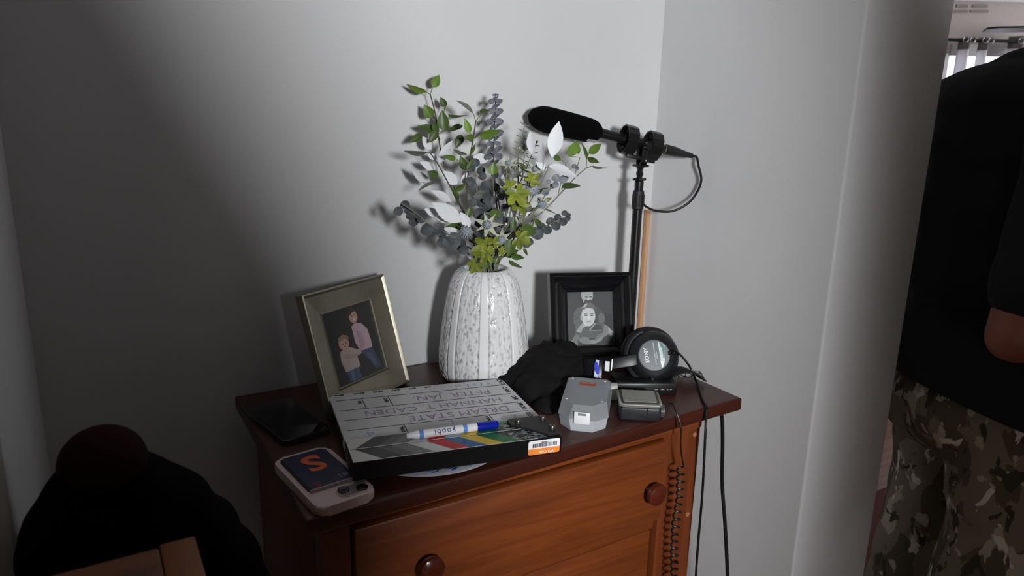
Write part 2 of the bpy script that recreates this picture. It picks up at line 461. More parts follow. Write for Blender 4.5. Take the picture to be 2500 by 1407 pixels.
# ------------------------------------------------------------------ dresser
TOP = 0.80
dr = thing('dresser', 'reddish brown wooden dresser with round knobs in the alcove', 'dresser', (0.52, 0.97, 0))
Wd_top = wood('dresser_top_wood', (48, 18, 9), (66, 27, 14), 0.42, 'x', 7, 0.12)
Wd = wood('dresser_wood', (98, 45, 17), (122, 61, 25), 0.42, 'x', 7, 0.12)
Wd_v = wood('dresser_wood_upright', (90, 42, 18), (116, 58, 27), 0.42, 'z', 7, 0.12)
tx0, tx1, ty0, ty1 = 0.183, 0.934, 0.755, 1.172
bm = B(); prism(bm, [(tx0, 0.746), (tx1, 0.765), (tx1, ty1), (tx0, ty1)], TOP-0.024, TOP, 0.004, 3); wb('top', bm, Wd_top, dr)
bx0, bx1, yf = 0.208, 0.850, 0.775
zt = TOP-0.0245
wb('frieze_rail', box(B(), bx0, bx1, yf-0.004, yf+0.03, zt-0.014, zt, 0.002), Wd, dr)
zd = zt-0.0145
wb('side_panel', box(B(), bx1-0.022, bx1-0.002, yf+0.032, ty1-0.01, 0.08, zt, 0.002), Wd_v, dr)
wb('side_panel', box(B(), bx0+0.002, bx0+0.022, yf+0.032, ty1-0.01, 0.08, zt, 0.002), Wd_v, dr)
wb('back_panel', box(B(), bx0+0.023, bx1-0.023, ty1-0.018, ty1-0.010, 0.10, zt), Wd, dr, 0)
# upright posts, each with two vertical grooves
def post(x0, x1):
    bm = B(); wdt = x1-x0; y0 = yf
    xs = [x0]; pts = [(x0, y0+0.03), (x0, y0)]
    if wdt > 0.05:
        for c in (x0+wdt*0.30, x0+wdt*0.62):
            pts += [(c-0.006, y0), (c-0.003, y0+0.005), (c+0.003, y0+0.005), (c+0.006, y0)]
    pts += [(x1, y0), (x1, y0+0.03)]
    prism(bm, pts, 0.0, zd-0.0005)
    return wb('post', bm, Wd_v, dr, 25)
post(0.768, bx1); post(bx0, 0.244)
M_plug = mat('wood_plug', (150, 110, 80), 0.5)
for pz in (zd-0.012, 0.60, 0.45):
    wb('screw_plug', cyl(B(), (bx1-0.012, yf+0.001, pz), (bx1-0.012, yf-0.0012, pz), 0.004, n=12), M_plug, dr)
# drawers: the top one overhangs the lower ones
def knob(x, z, y, parent):
    bm = B(); lathe(bm, [(0.008, 0), (0.0075, 0.006), (0.010, 0.010), (0.0165, 0.013), (0.0185, 0.018), (0.0175, 0.023), (0.012, 0.0265), (0.004, 0.028)], 28, axis=(0, -1, 0), origin=(x, y, z))
    return wb('knob', bm, mat('knob_wood', (78, 30, 18), 0.22, coat=0.5), parent)
dx0, dx1 = 0.246, 0.766
def drawer(z0, z1, y, ktz):
    bm = B(); box(bm, dx0, dx1, y, y+0.02, z0, z1, 0.004, 2)
    d = wb('drawer', bm, Wd, dr)
    knob(0.734, ktz, y, d); knob(0.342, ktz, y, d)
    bm = B(); box(bm, dx0+0.01, dx1-0.01, y+0.0205, ty1-0.03, z0+0.004, z0+0.012); box(bm, dx0+0.01, dx0+0.02, y+0.0205, ty1-0.03, z0+0.0125, z1-0.02); box(bm, dx1-0.02, dx1-0.01, y+0.0205, ty1-0.03, z0+0.0125, z1-0.02)
    wb('drawer_box', bm, Wd_v, d, 0)
drawer(0.617, zd-0.003, 0.764, 0.681)
wb('drawer_rail', box(B(), 0.2445, 0.7675, 0.782, 0.812, 0.590, 0.614, 0.003), Wd, dr)
drawer(0.375, 0.586, 0.786, 0.48)
wb('drawer_rail', box(B(), 0.2445, 0.7675, 0.782, 0.812, 0.350, 0.372, 0.003), Wd, dr)
drawer(0.125, 0.346, 0.786, 0.235)
wb('plinth', box(B(), 0.2445, 0.7675, 0.782, 0.812, 0.04, 0.122, 0.003), Wd, dr)
wb('foot', box(B(), bx1-0.05, bx1-0.002, ty1-0.06, ty1-0.02, 0, 0.0795, 0.004), Wd_v, dr)
wb('foot', box(B(), bx0+0.002, bx0+0.05, ty1-0.06, ty1-0.02, 0, 0.0795, 0.004), Wd_v, dr)

# ------------------------------------------------------------------ vase
VC = Vector((0.5945, 1.067, TOP))
bands = 8
camang = math.atan2(-VC.y, -VC.x)
def vase_mesh():
    prof = [(0.0, 0.003), (0.060, 0.0025), (0.0725, 0.003), (0.0775, 0.010), (0.0800, 0.022), (0.0805, 0.04), (0.0800, 0.055), (0.0775, 0.080), (0.0745, 0.106), (0.0705, 0.130), (0.0665, 0.151),
            (0.0625, 0.168), (0.0570, 0.183), (0.0495, 0.194), (0.0425, 0.1995), (0.0385, 0.2005), (0.0355, 0.1985), (0.0345, 0.192), (0.040, 0.170), (0.048, 0.14), (0.055, 0.09), (0.055, 0.03), (0.0, 0.028)]
    P = spline([(r, 0, z) for r, z in prof], 7)
    n = 420; V = []; C = []
    for i, p in enumerate(P):
        r, z = max(p.x, 0.0), p.z
        outer = i < 7*15
        for k in range(n):
            a = 2*PI*k/n
            da = ((a-camang)*bands/(2*PI)) % 1.0
            da = min(da, 1-da)            # 0 on the smooth rib, 0.5 midway
            bw = 0.115
            rib = 1-min(1, max(0, (da-bw)/0.03))
            groove = max(0, 1-abs(da-bw-0.03)/0.03)
            rr_ = r; col = 0.80
            if outer and z > 0.004 and r > 0.03:
                q = Vector((math.cos(a)*r*250, math.sin(a)*r*250, z*185))
                c1 = noise.noise(q*0.9)
                q2 = Vector((math.cos(a)*r*420, math.sin(a)*r*420, z*330)); c2 = noise.noise(q2)
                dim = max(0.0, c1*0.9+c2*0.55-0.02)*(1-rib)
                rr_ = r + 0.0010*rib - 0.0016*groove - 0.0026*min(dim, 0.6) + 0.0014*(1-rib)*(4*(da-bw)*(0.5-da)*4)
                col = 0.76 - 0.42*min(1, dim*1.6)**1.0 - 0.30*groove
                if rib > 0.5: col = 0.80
            V.append((math.cos(a)*rr_, math.sin(a)*rr_, z)); C.append(max(0.16, col))
    Fc = []
    for i in range(len(P)-1):
        for k in range(n):
            Fc.append((i*n+k, i*n+(k+1) % n, (i+1)*n+(k+1) % n, (i+1)*n+k))
    me = bpy.data.meshes.new('vase'); me.from_pydata(V, [], Fc); me.update()
    a = me.color_attributes.new('Col', 'FLOAT_COLOR', 'POINT')
    arr = np.array([(c, c*1.005, c*1.02, 1) for c in C], dtype=np.float32); a.data.foreach_set('color', arr.ravel())
    me.polygons.foreach_set('use_smooth', [True]*len(me.polygons))
    return me
M_glaze = print_mat('vase_glaze', 0.10)
M_glaze.node_tree.nodes['Principled BSDF'].inputs['Coat Weight'].default_value = 0.4
vs = tag(link('vase', vase_mesh(), M_glaze), 'white glazed ceramic vase with smooth ribs and pitted panels holding the bouquet', 'vase')
vs.location = VC
# ------------------------------------------------------------------ slate (clapperboard), lying upside down to the camera
SL = thing('clapperboard', 'white film slate with coloured clap sticks lying on the dresser', 'clapperboard', (0.4002, 0.8337, 0.8320), (0.0002, -0.0247, 2.9715))
M_acr = mat('slate_acrylic', (196, 196, 198), 0.35, var=0.05, scale=14)
M_blk = mat('slate_black', (14, 14, 15), 0.35)
M_ink = mat('slate_ink', (26, 24, 30), 0.6)
M_hand = mat('marker_purple', (142, 130, 148), 0.7)
M_hand2 = mat('marker_blue', (150, 162, 182), 0.7)
build('board', prism(B(), rrect(-0.150, 0.1355, -0.166, 0.0128, 0.010), -0.004, 0.0, 0.0008, 1), M_acr, SL)
yA, yB_, yC, yD = -0.1377, -0.0983, -0.0624, -0.0277
zi = 0.00015
lines = []
for y in (yA, yB_, yC, yD): lines.append([(-0.141, y-0.0006), (0.128, y-0.0006), (0.128, y+0.0006), (-0.141, y+0.0006)])
for x, a, b in ((0.089, yA, yB_), (0.049, yA, yB_), (0.049, yD, 0.013), (-0.079, yD, 0.013)):
    lines.append([(x-0.0006, a), (x+0.0006, a), (x+0.0006, b), (x-0.0006, b)])
bm = B()
for l in lines: prism(bm, l, 0.00005, 0.0003)
build('ruled_lines', bm, M_ink, SL, 0)
def st(body, x, y, size, m=M_ink, rot=0, name='lettering', **k):
    return text(name, body, size, m, SL, (x, y, zi), (0, 0, rot), **k)
# printed captions run vertically along the margin
for body, x, y, s in (('DATE', -0.1435, -0.150, 0.0105), ('CAM', -0.1405, -0.1175, 0.0105), ('DIR', -0.1405, -0.080, 0.0105), ('PROD.', -0.1395, -0.045, 0.0095), ('ROLL', -0.1375, -0.008, 0.011)):
    st(body, x, y, s, rot=R(90), offset=0.0003)
for body, x in (('MOS', 0.120), ('SYNC', 0.090), ('NITE', 0.060), ('DAY', 0.032), ('EXT', 0.005), ('INT', -0.0205)):
    st(body, x, -0.1600, 0.0062, offset=0.0003, sx=1.1)
st('FPS', 0.095, yA+0.0135, 0.0075, rot=R(90), offset=0.0003); st('CAM', 0.055, yA+0.0135, 0.0075, rot=R(90), offset=0.0003)
st('TAKE', 0.0545, yD+0.016, 0.0075, rot=R(90), offset=0.0003); st('SCENE', -0.0735, yD+0.012, 0.0055, rot=R(90), offset=0.0003)
st('/', -0.086, -0.151, 0.019); st('/', -0.109, -0.151, 0.019)
st('4', -0.122, -0.151, 0.014, M_hand2); st('6', -0.0975, -0.151, 0.014, M_hand2); st('25 -', -0.066, -0.152, 0.013, M_hand2)
st('PETER  JAN.', -0.050, (yA+yB_)/2+0.001, 0.025, M_hand, 0, name='handwriting', sx=0.98, shear=0.1)
st('HANNAH T. CADEN', -0.012, (yB_+yC)/2, 0.024, M_hand, 0, name='handwriting', sx=0.98, shear=0.05)
st('DREAM STATE', -0.040, (yC+yD)/2, 0.026, M_hand, 0, name='handwriting', sx=0.94, shear=0.08)
st('4', 0.099, -0.012, 0.024, M_hand2, name='handwriting'); st('2', -0.115, -0.012, 0.02, M_hand2, name='handwriting'); st('1', -0.02, -0.02, 0.02, M_hand2, name='handwriting')
# the two sticks
sy0, sym, sy1, szt, sth = 0.0132, 0.0440, 0.0800, 0.0060, 0.0253
M_white = mat('stick_white', (205, 205, 205), 0.45, var=0.05, scale=60)
def stick(name, y0, y1):
    bm = B(); box(bm, -0.148, 0.137, y0, y1, szt-sth, szt, 0.0012, 1)
    return build(name, bm, M_blk, SL)
stA = stick('clap_stick', sy0, sym-0.0004); stB = stick('clap_stick', sym+0.0004, sy1)
greys = [(200, 200, 198), (58, 54, 54), (84, 84, 84), (112, 112, 112), (196, 196, 194), (176, 24, 30), (26, 92, 140), (208, 172, 34), (28, 104, 54), (24, 24, 26)]
def stripes(y0, y1, slant, parent):
    """slanted colour fields; x runs from photo left (+) to right (-)"""
    edges = [0.1365, 0.129, 0.1005, 0.0831, 0.0602, 0.0363, 0.012, -0.011, -0.0338, -0.061, -0.1475]
    P_ = []
    for i, c in enumerate(greys):
        a, b = edges[i], edges[i+1]
        # the chevron points to the photo's left: apex on the middle line, outer ends shifted right
        oa = a if i == 0 else a-0.030; ob = b if i == 9 else b-0.030
        if slant > 0: q = [(oa, y0), (ob, y0), (b, y1), (a, y1)]
        else: q = [(a, y0), (b, y0), (ob, y1), (oa, y1)]
        P_.append((q, c))
    # worn white scuffs on the blue and green fields
    r2 = random.Random(int(y0*1e4))
    for k in range(70):
        x = r2.uniform(-0.126, -0.082); y = r2.uniform(y0+0.002, y1-0.002); l = r2.uniform(0.002, 0.008); t = r2.uniform(-0.003, 0.003)
        P_.append(([(x, y), (x+l, y+t), (x+l, y+t+0.0006), (x, y+0.0009)], (190, 192, 194)))
    if y0 < 0.03:
        P_.append(([(-0.006, y0+0.016), (-0.030, y0+0.016), (-0.0105, y1-0.001), (0.0115, y1-0.001)], (160, 168, 178)))
        for k in range(8):
            x = r2.uniform(-0.026, -0.010); y = r2.uniform(y0+0.013, y0+0.019); P_.append(([(x, y), (x+0.007, y), (x+0.007, y+0.002), (x, y+0.0015)], (26, 92, 140)))
    return prints('stripes', P_, parent, szt+0.0001, 0.000004)
stripes(sy0+0.0004, sym-0.0008, 0.012, stA); stripes(sym+0.0008, sy1-0.0004, -0.012, stB)
wl = [([(-0.108, sym-0.0007), (0.1365, sym-0.0007), (0.1365, sym+0.0007), (-0.108, sym+0.0007)], (235, 235, 235)),
      ([(-0.112, sy1-0.0016), (0.1365, sy1-0.0016), (0.1365, sy1-0.0004), (-0.112, sy1-0.0004)], (235, 235, 235)),
      ([(0.1365, sy0), (0.1352, sy0), (0.1352, sy1), (0.1365, sy1)], (205, 205, 203))]
prints('edge_lines', wl, SL, szt+0.0006, 0.00001)
# hinge plate with bolts
bm = B(); prism(bm, [(-0.089, 0.0185), (-0.089, 0.033), (-0.098, 0.041), (-0.128, 0.0770), (-0.1470, 0.0770), (-0.1480, 0.022), (-0.141, 0.0155), (-0.095, 0.0145)], szt+0.0007, szt+0.004, 0.0006, 1)
hp = build('hinge_plate', bm, mat('hinge_black', (30, 30, 31), 0.5, var=0.2, scale=60), SL)
M_bolt = mat('bolt_steel', (120, 118, 114), 0.3, 0.9)
for x, y in ((-0.1012, 0.031), (-0.140, 0.029), (-0.140, 0.062)):
    bm = B(); lathe(bm, [(0.0042, 0), (0.0042, 0.004), (0.0034, 0.0052), (0.002, 0.0052), (0.002, 0.003)], 14, origin=(x, y, szt+0.004)); build('bolt', bm, M_bolt, hp)
# asset sticker on the front face of the sticks
tfS = lambda p: Vector((p.x, sy1+0.0002+p.z, p.y))
cx = -0.121; zb = szt-sth+0.0025; zt2 = szt-0.0020; hh = zt2-zb
PS = [(rrect(cx-0.0235, cx+0.0235, zb, zt2, 0.003), (232, 232, 236))]
orange = [(x, y) for x, y in rrect(cx-0.0235, cx+0.0235, zb, zt2, 0.003)]
ocut = zb+hh*0.42
PS.append(([(x, min(y, ocut)) for x, y in orange], (240, 138, 50)))
r2 = random.Random(5); x = cx-0.019
while x < cx+0.018:
    wd = r2.choice((0.0004, 0.0006, 0.0009)); PS.append(([(x, ocut+hh*0.10), (x+wd, ocut+hh*0.10), (x+wd, ocut+hh*0.38), (x, ocut+hh*0.38)], (50, 50, 56))); x += wd+r2.choice((0.0004, 0.0006, 0.001))
stk = prints('asset_sticker', PS, SL, 0, 0.00003, tf=tfS)
# lettering reads upright when the slate is turned over: rotated 180 degrees on this face
text('lettering', '100044', 0.0032, M_ink, stk, (cx, sy1+0.0020, ocut+hh*0.46), (R(90), R(180), R(180)))
text('lettering', 'VPA Cage', 0.0052, mat('sticker_white', (245, 240, 232), 0.5), stk, (cx-0.003, sy1+0.0020, zb+hh*0.2), (R(90), R(180), R(180)), offset=0.0001)

# marker lying on the slate
SLM = Matrix.LocRotScale(SL.location, SL.rotation_euler, SL.scale)
mk0 = SLM @ Vector((0.0601, 0.0350, 0.0119)); mk1 = SLM @ Vector((-0.0705, 0.0325, 0.0121))
MK = thing('dry_erase_marker', 'white dry erase marker with blue cap lying on the slate', 'marker', mk0)
ax = (mk1-mk0); LM = ax.length; ax.normalize()
MK.rotation_euler = ax.to_track_quat('X', 'Z').to_euler()
rM = 0.0057
def lx(prof, name, m, p, n=24): return build(name, lathe(B(), prof, n, axis=(1, 0, 0)), m, p)
M_mw = mat('marker_white', (228, 228, 230), 0.35); M_mb = mat('marker_band', (90, 140, 214), 0.4); M_mc = mat('marker_cap', (10, 26, 150), 0.3)
lx([(0.0028, 0), (0.0036, 0.001), (0.0042, 0.008), (rM*0.97, 0.014), (rM, 0.016), (rM, LM*0.76)], 'barrel', M_mw, MK)
lx([(rM*0.98, LM*0.755), (rM*1.07, LM*0.757), (rM*1.07, LM*0.97), (rM*0.95, LM*0.99), (rM*0.6, LM)], 'cap', M_mc, MK)
for a, b in ((0.13, 0.175), (0.60, 0.645)): lx([(rM*1.01, LM*a), (rM*1.012, LM*a+0.0002), (rM*1.012, LM*b)], 'band', M_mb, MK)
# the word runs upside down along the barrel
me = text_mesh('yoobi', 0.0112, 0.0001, space=1.2, offset=.0001)
bm = bmesh.new(); bm.from_mesh(me); bmesh.ops.triangulate(bm, faces=bm.faces); bmesh.ops.subdivide_edges(bm, edges=bm.edges, cuts=3, use_grid_fill=True); bm.to_mesh(me); bm.free()
zz = CAM-(mk0+mk1)/2
Mi = Matrix.LocRotScale(MK.location, MK.rotation_euler, None).inverted().to_3x3()
vc = Mi @ zz; ang = math.atan2(vc.z, vc.y)
for v in me.vertices:
    x, y = v.co.x, v.co.y
    th = ang + y/rM*1.0
    rr_ = rM*1.03
    v.co = Vector((LM*0.40 - x, math.cos(th)*rr_, math.sin(th)*rr_))
link('lettering', me, mat('marker_blue_ink', (52, 78, 150), 0.5), MK)

# patterned paper plate under the slate
PL = thing('paper_plate', 'white paper plate with blue scroll pattern under the slate', 'plate', (0.3915, 0.868, TOP))
bm = B(); lathe(bm, [(0.001, 0.0012), (0.075, 0.0012), (0.085, 0.0035), (0.118, 0.0075), (0.1185, 0.0082), (0.1165, 0.0086), (0.085, 0.0048), (0.074, 0.0026), (0.001, 0.0026)], 72)
build('dish', bm, mat('plate_white', (214, 216, 222), 0.5), PL)
bm = B(); rp = random.Random(2)
def onrim(rad): return 0.0049+(rad-0.085)*(0.0086-0.0048)/(0.1165-0.085)+0.0002
for k in range(26):
    a0 = 2*PI*k/26; kind = k % 2
    pts = []
    for j in range(14):
        t = j/13*(2.2*PI); q = 0.0105*(1-0.6*j/13)
        rad = 0.101+q*math.cos(t)*0.9; aa = a0+q*math.sin(t)/0.101
        pts.append((rad*math.cos(aa), rad*math.sin(aa), onrim(rad)))
    rings(bm, pts, 0.0011 if kind else 0.0007, 4)
build('scroll_pattern', bm, mat('plate_blue', (58, 92, 184), 0.6, rgb2=(120, 144, 204), scale=90), PL)

# ------------------------------------------------------------------ phone in pale case
pc = [atz(668, 1130, .812), atz(800, 1092, .812), atz(912, 1192, .812), atz(778, 1243, .812)]
PHL, PHW = 0.150, 0.0765
pcen = (pc[0]+pc[1]+pc[2]+pc[3])/4
pdir = ((pc[0]+pc[1])/2-(pc[3]+pc[2])/2); pa = math.atan2(pdir.y, pdir.x)-PI/2
PH = thing('phone', 'phone in pale pink case with a navy wallet card, lying face down', 'phone', (pcen.x, pcen.y, TOP), (0, 0, pa))
M_case = mat('case_pink', (205, 182, 180), 0.55, bump=0.05, bscale=800)
build('case', prism(B(), rrect(-PHW/2, PHW/2, -PHL/2, PHL/2, 0.013, 8), 0.0, 0.0125, 0.0032, 4), M_case, PH)
M_cam = mat('lens_glass', (8, 8, 10), 0.08)
ci = build('camera_island', prism(B(), rrect(-0.006, 0.034, -0.069, -0.044, 0.0105, 8), 0.0122, 0.0136, 0.0006, 2), M_case, PH)
build('camera_window', prism(B(), rrect(-0.0045, 0.0325, -0.0675, -0.0455, 0.009, 8), 0.0136, 0.0139), mat('island_grey', (122, 112, 108), 0.4), ci)
for x, y in ((0.0035, -0.0525), (0.0245, -0.0605)):
    bm = B(); lathe(bm, [(0.0072, 0), (0.0072, 0.0014), (0.0062, 0.0018), (0.005, 0.0016)], 24, origin=(x, y, 0.0139)); build('lens', bm, M_cam, ci)
build('button', prism(B(), rrect(-PHW/2-0.0008, -PHW/2+0.002, -0.052, -0.040, 0.001), 0.005, 0.0085, 0.0004), M_case, PH)
wl_ = build('card_wallet', prism(B(), rrect(-0.0315, 0.0305, -0.034, 0.066, 0.006, 6), 0.0125, 0.0150, 0.0008, 2), mat('wallet_dark', (22, 18, 30), 0.5), PH)
card = build('card', prism(B(), rrect(-0.0295, 0.0285, -0.0335, 0.063, 0.005, 6), 0.0151, 0.0156), mat('card_navy', (22, 24, 62), 0.35), wl_)
build('pocket_rim', box(B(), -0.0315, 0.0305, -0.0358, -0.0338, 0.0125, 0.0168, 0.0006), mat('wallet_rim', (178, 168, 170), 0.5), wl_)
M_or = mat('card_orange', (214, 92, 34), 0.4)
text('lettering', 'S', 0.060, M_or, card, (0.001, 0.032, 0.0159), (0, 0, R(180)), offset=0.0016, sx=0.95)
text('lettering', 'S', 0.017, mat('card_red', (140, 44, 44), 0.4), card, (-0.018, -0.024, 0.0159), (0, 0, R(180)), offset=0.0006)
text('lettering', '#1', 0.014, mat('card_grey', (140, 140, 160), 0.4), card, (0.018, -0.020, 0.0159), (0, 0, R(180)))

# ------------------------------------------------------------------ black tablet at the back left
tb = [atz(592, 1000, .806), atz(712, 976, .806), atz(795, 1050, .806), atz(690, 1080, .806)]
tcen = (tb[0]+tb[1]+tb[2]+tb[3])/4; td = (tb[0]-tb[3]); ta_ = math.atan2(td.y, td.x)-PI/2
TB = thing('smartphone', 'black phone with silver edge lying face up at the back left of the dresser', 'phone', (tcen.x+0.002, tcen.y, TOP), (0, 0, ta_))
build('body', prism(B(), rrect(-0.037, 0.037, -0.076, 0.076, 0.011, 8), 0.0, 0.0085, 0.002, 3), mat('tablet_edge', (70, 70, 74), 0.35, 0.5), TB)
build('screen', prism(B(), rrect(-0.0355, 0.0355, -0.0745, 0.0745, 0.010, 8), 0.0085, 0.0090, 0.0003), mat('screen_off', (4, 4, 5), 0.06), TB)
# ------------------------------------------------------------------ picture frames
def frame_ring(bm, w, h, prof):
    """mitred moulding: prof = list of (inset, y) from outside to inside, front is -y"""
    L = []
    for ins, y in prof:
        L.append([bm.verts.new(p) for p in ((ins, y, ins), (w-ins, y, ins), (w-ins, y, h-ins), (ins, y, h-ins))])
    for a, b in zip(L[:-1], L[1:]):
        for k in range(4): bm.faces.new((a[k], a[(k+1) % 4], b[(k+1) % 4], b[k]))
    a, b = L[-1], L[0]
    for k in range(4): bm.faces.new((a[k], a[(k+1) % 4], b[(k+1) % 4], b[k]))
def rails(parent, w, h, prof, m):
    """four separate rails, mitred at the corners"""
    for k in range(4):
        bm = B(); A = []
        for ins, y in prof:
            c = [(ins, y, ins), (w-ins, y, ins), (w-ins, y, h-ins), (ins, y, h-ins)]
            A.append((bm.verts.new(c[k]), bm.verts.new(c[(k+1) % 4])))
        n = len(A)
        for i in range(n):
            a, b = A[i], A[(i+1) % n]
            bm.faces.new((a[0], a[1], b[1], b[0]))
        bm.faces.new([q[0] for q in A]); bm.faces.new([q[1] for q in reversed(A)])
        build('rail', bm, m, parent, 20)
def tilt(x, y, a, t): return (x, y, TOP+0.002), Euler((-t, 0, a), 'XYZ')

# silver frame with the colour print
w_, h_ = 0.189, 0.195
loc, rot = tilt(0.290, 1.0029, R(28.95), R(16.25))
SF = thing('picture_frame', 'antique silver picture frame with a colour photo of two children', 'picture frame', loc, rot)
M_sil = mat('frame_silver', (150, 144, 128), 0.36, 0.75, var=0.10, scale=25)
OPX, OPZ = 0.040, 0.031
rails(SF, w_, h_, [(0.0, 0.006), (0.0, -0.008), (0.002, -0.0095), (0.004, -0.008), (0.006, -0.006), (0.034, 0.001), (0.037, 0.000), (0.0385, 0.002), (0.0385, 0.006)], M_sil)
build('backing', box(B(), 0.006, w_-0.006, 0.0062, 0.009, 0.006, h_-0.006), mat('frame_backing', (10, 10, 10), 0.7), SF, 0)
pw, ph = w_-2*0.037, h_-2*0.037
def photo(parent, w, h, ins, y, items):
    pw, ph = w-2*ins, h-2*ins
    P_ = []
    for poly, c in items: P_.append(([(ins+min(1, max(0, x))*pw, ins+min(1, max(0, z))*ph) for x, z in poly], c))
    return prints('photo_print', P_, parent, 0, -0.00002, m=print_mat('photo_gloss', 0.4), tf=lambda p: Vector((p.x, y+p.z, p.y)))
E_ = ellipse
items = [([(0, 0), (1, 0), (1, 1), (0, 1)], (22, 19, 22)),
 (E_(.5, .1, .5, .12), (34, 29, 32)),
 # tall child
 ([(.52, .93), (.47, .83), (.50, .74), (.56, .70), (.70, .70), (.76, .80), (.72, .92), (.62, .97)], (40, 24, 26)),
 ([(.53, .72), (.62, .76), (.74, .72), (.83, .62), (.85, .45), (.84, .36), (.66, .35), (.58, .38), (.53, .50)], (196, 168, 180)),
 ([(.60, .68), (.68, .60), (.72, .46), (.66, .38), (.60, .44)], (180, 150, 164)),
 ([(.60, .36), (.84, .36), (.90, .14), (.94, .06), (.82, .05), (.74, .18), (.66, .28)], (56, 66, 92)),
 ([(.70, .30), (.78, .30), (.86, .12), (.80, .10)], (76, 88, 114)),
 (E_(.61, .84, .085, .085, rot=.2), (196, 154, 140)),
 ([(.50, .92), (.60, .95), (.68, .92), (.60, .90), (.54, .86)], (52, 32, 32)),
 (E_(.585, .855, .012, .008), (70, 44, 42)), (E_(.64, .86, .012, .008), (70, 44, 42)), (E_(.62, .805, .035, .012, rot=.15), (226, 206, 200)),
 ([(.63, .43), (.70, .46), (.60, .36), (.52, .34), (.50, .37)], (188, 140, 130)),
 # small child
 ([(.20, .44), (.32, .49), (.44, .45), (.60, .37), (.60, .33), (.50, .33), (.52, .17), (.36, .14), (.22, .17), (.18, .32)], (182, 166, 160)),
 ([(.26, .40), (.40, .36), (.58, .35), (.58, .32), (.40, .31), (.26, .34)], (166, 148, 144)),
 ([(.24, .16), (.48, .17), (.50, .02), (.42, 0), (.26, 0)], (66, 84, 112)), ([(.30, .15), (.36, .15), (.37, 0), (.31, 0)], (92, 110, 138)),
 (E_(.31, .53, .10, .075), (200, 156, 138)),
 ([(.20, .56), (.23, .63), (.32, .66), (.42, .62), (.42, .57), (.34, .60), (.25, .58)], (150, 118, 86)),
 (E_(.285, .535, .013, .008), (80, 56, 50)), (E_(.35, .54, .013, .008), (80, 56, 50)), (E_(.32, .50, .025, .008), (160, 96, 90)),
]
photo(SF, w_, h_, 0.037, 0.0058, items)
bm = B(); box(bm, 0.0375, w_-0.0375, 0.0025, 0.0035, 0.0375, h_-0.0375)
build('glass', bm, mat('frame_glass', (255, 255, 255), 0.03, alpha=0.03, spec=0.3), SF, 0)
bm = B(); prism(bm, [(0.070, 0.0), (0.125, 0.0), (0.112, 0.126), (0.084, 0.126)], 0, 0.003)
bmesh.ops.transform(bm, matrix=Matrix.Translation((0, 0.0092, 0.135)) @ Matrix.Rotation(R(112), 4, 'X') @ Matrix.Translation((0, -0.126, 0)), verts=bm.verts)
build('easel_leg', bm, MATS['frame_backing'], SF)

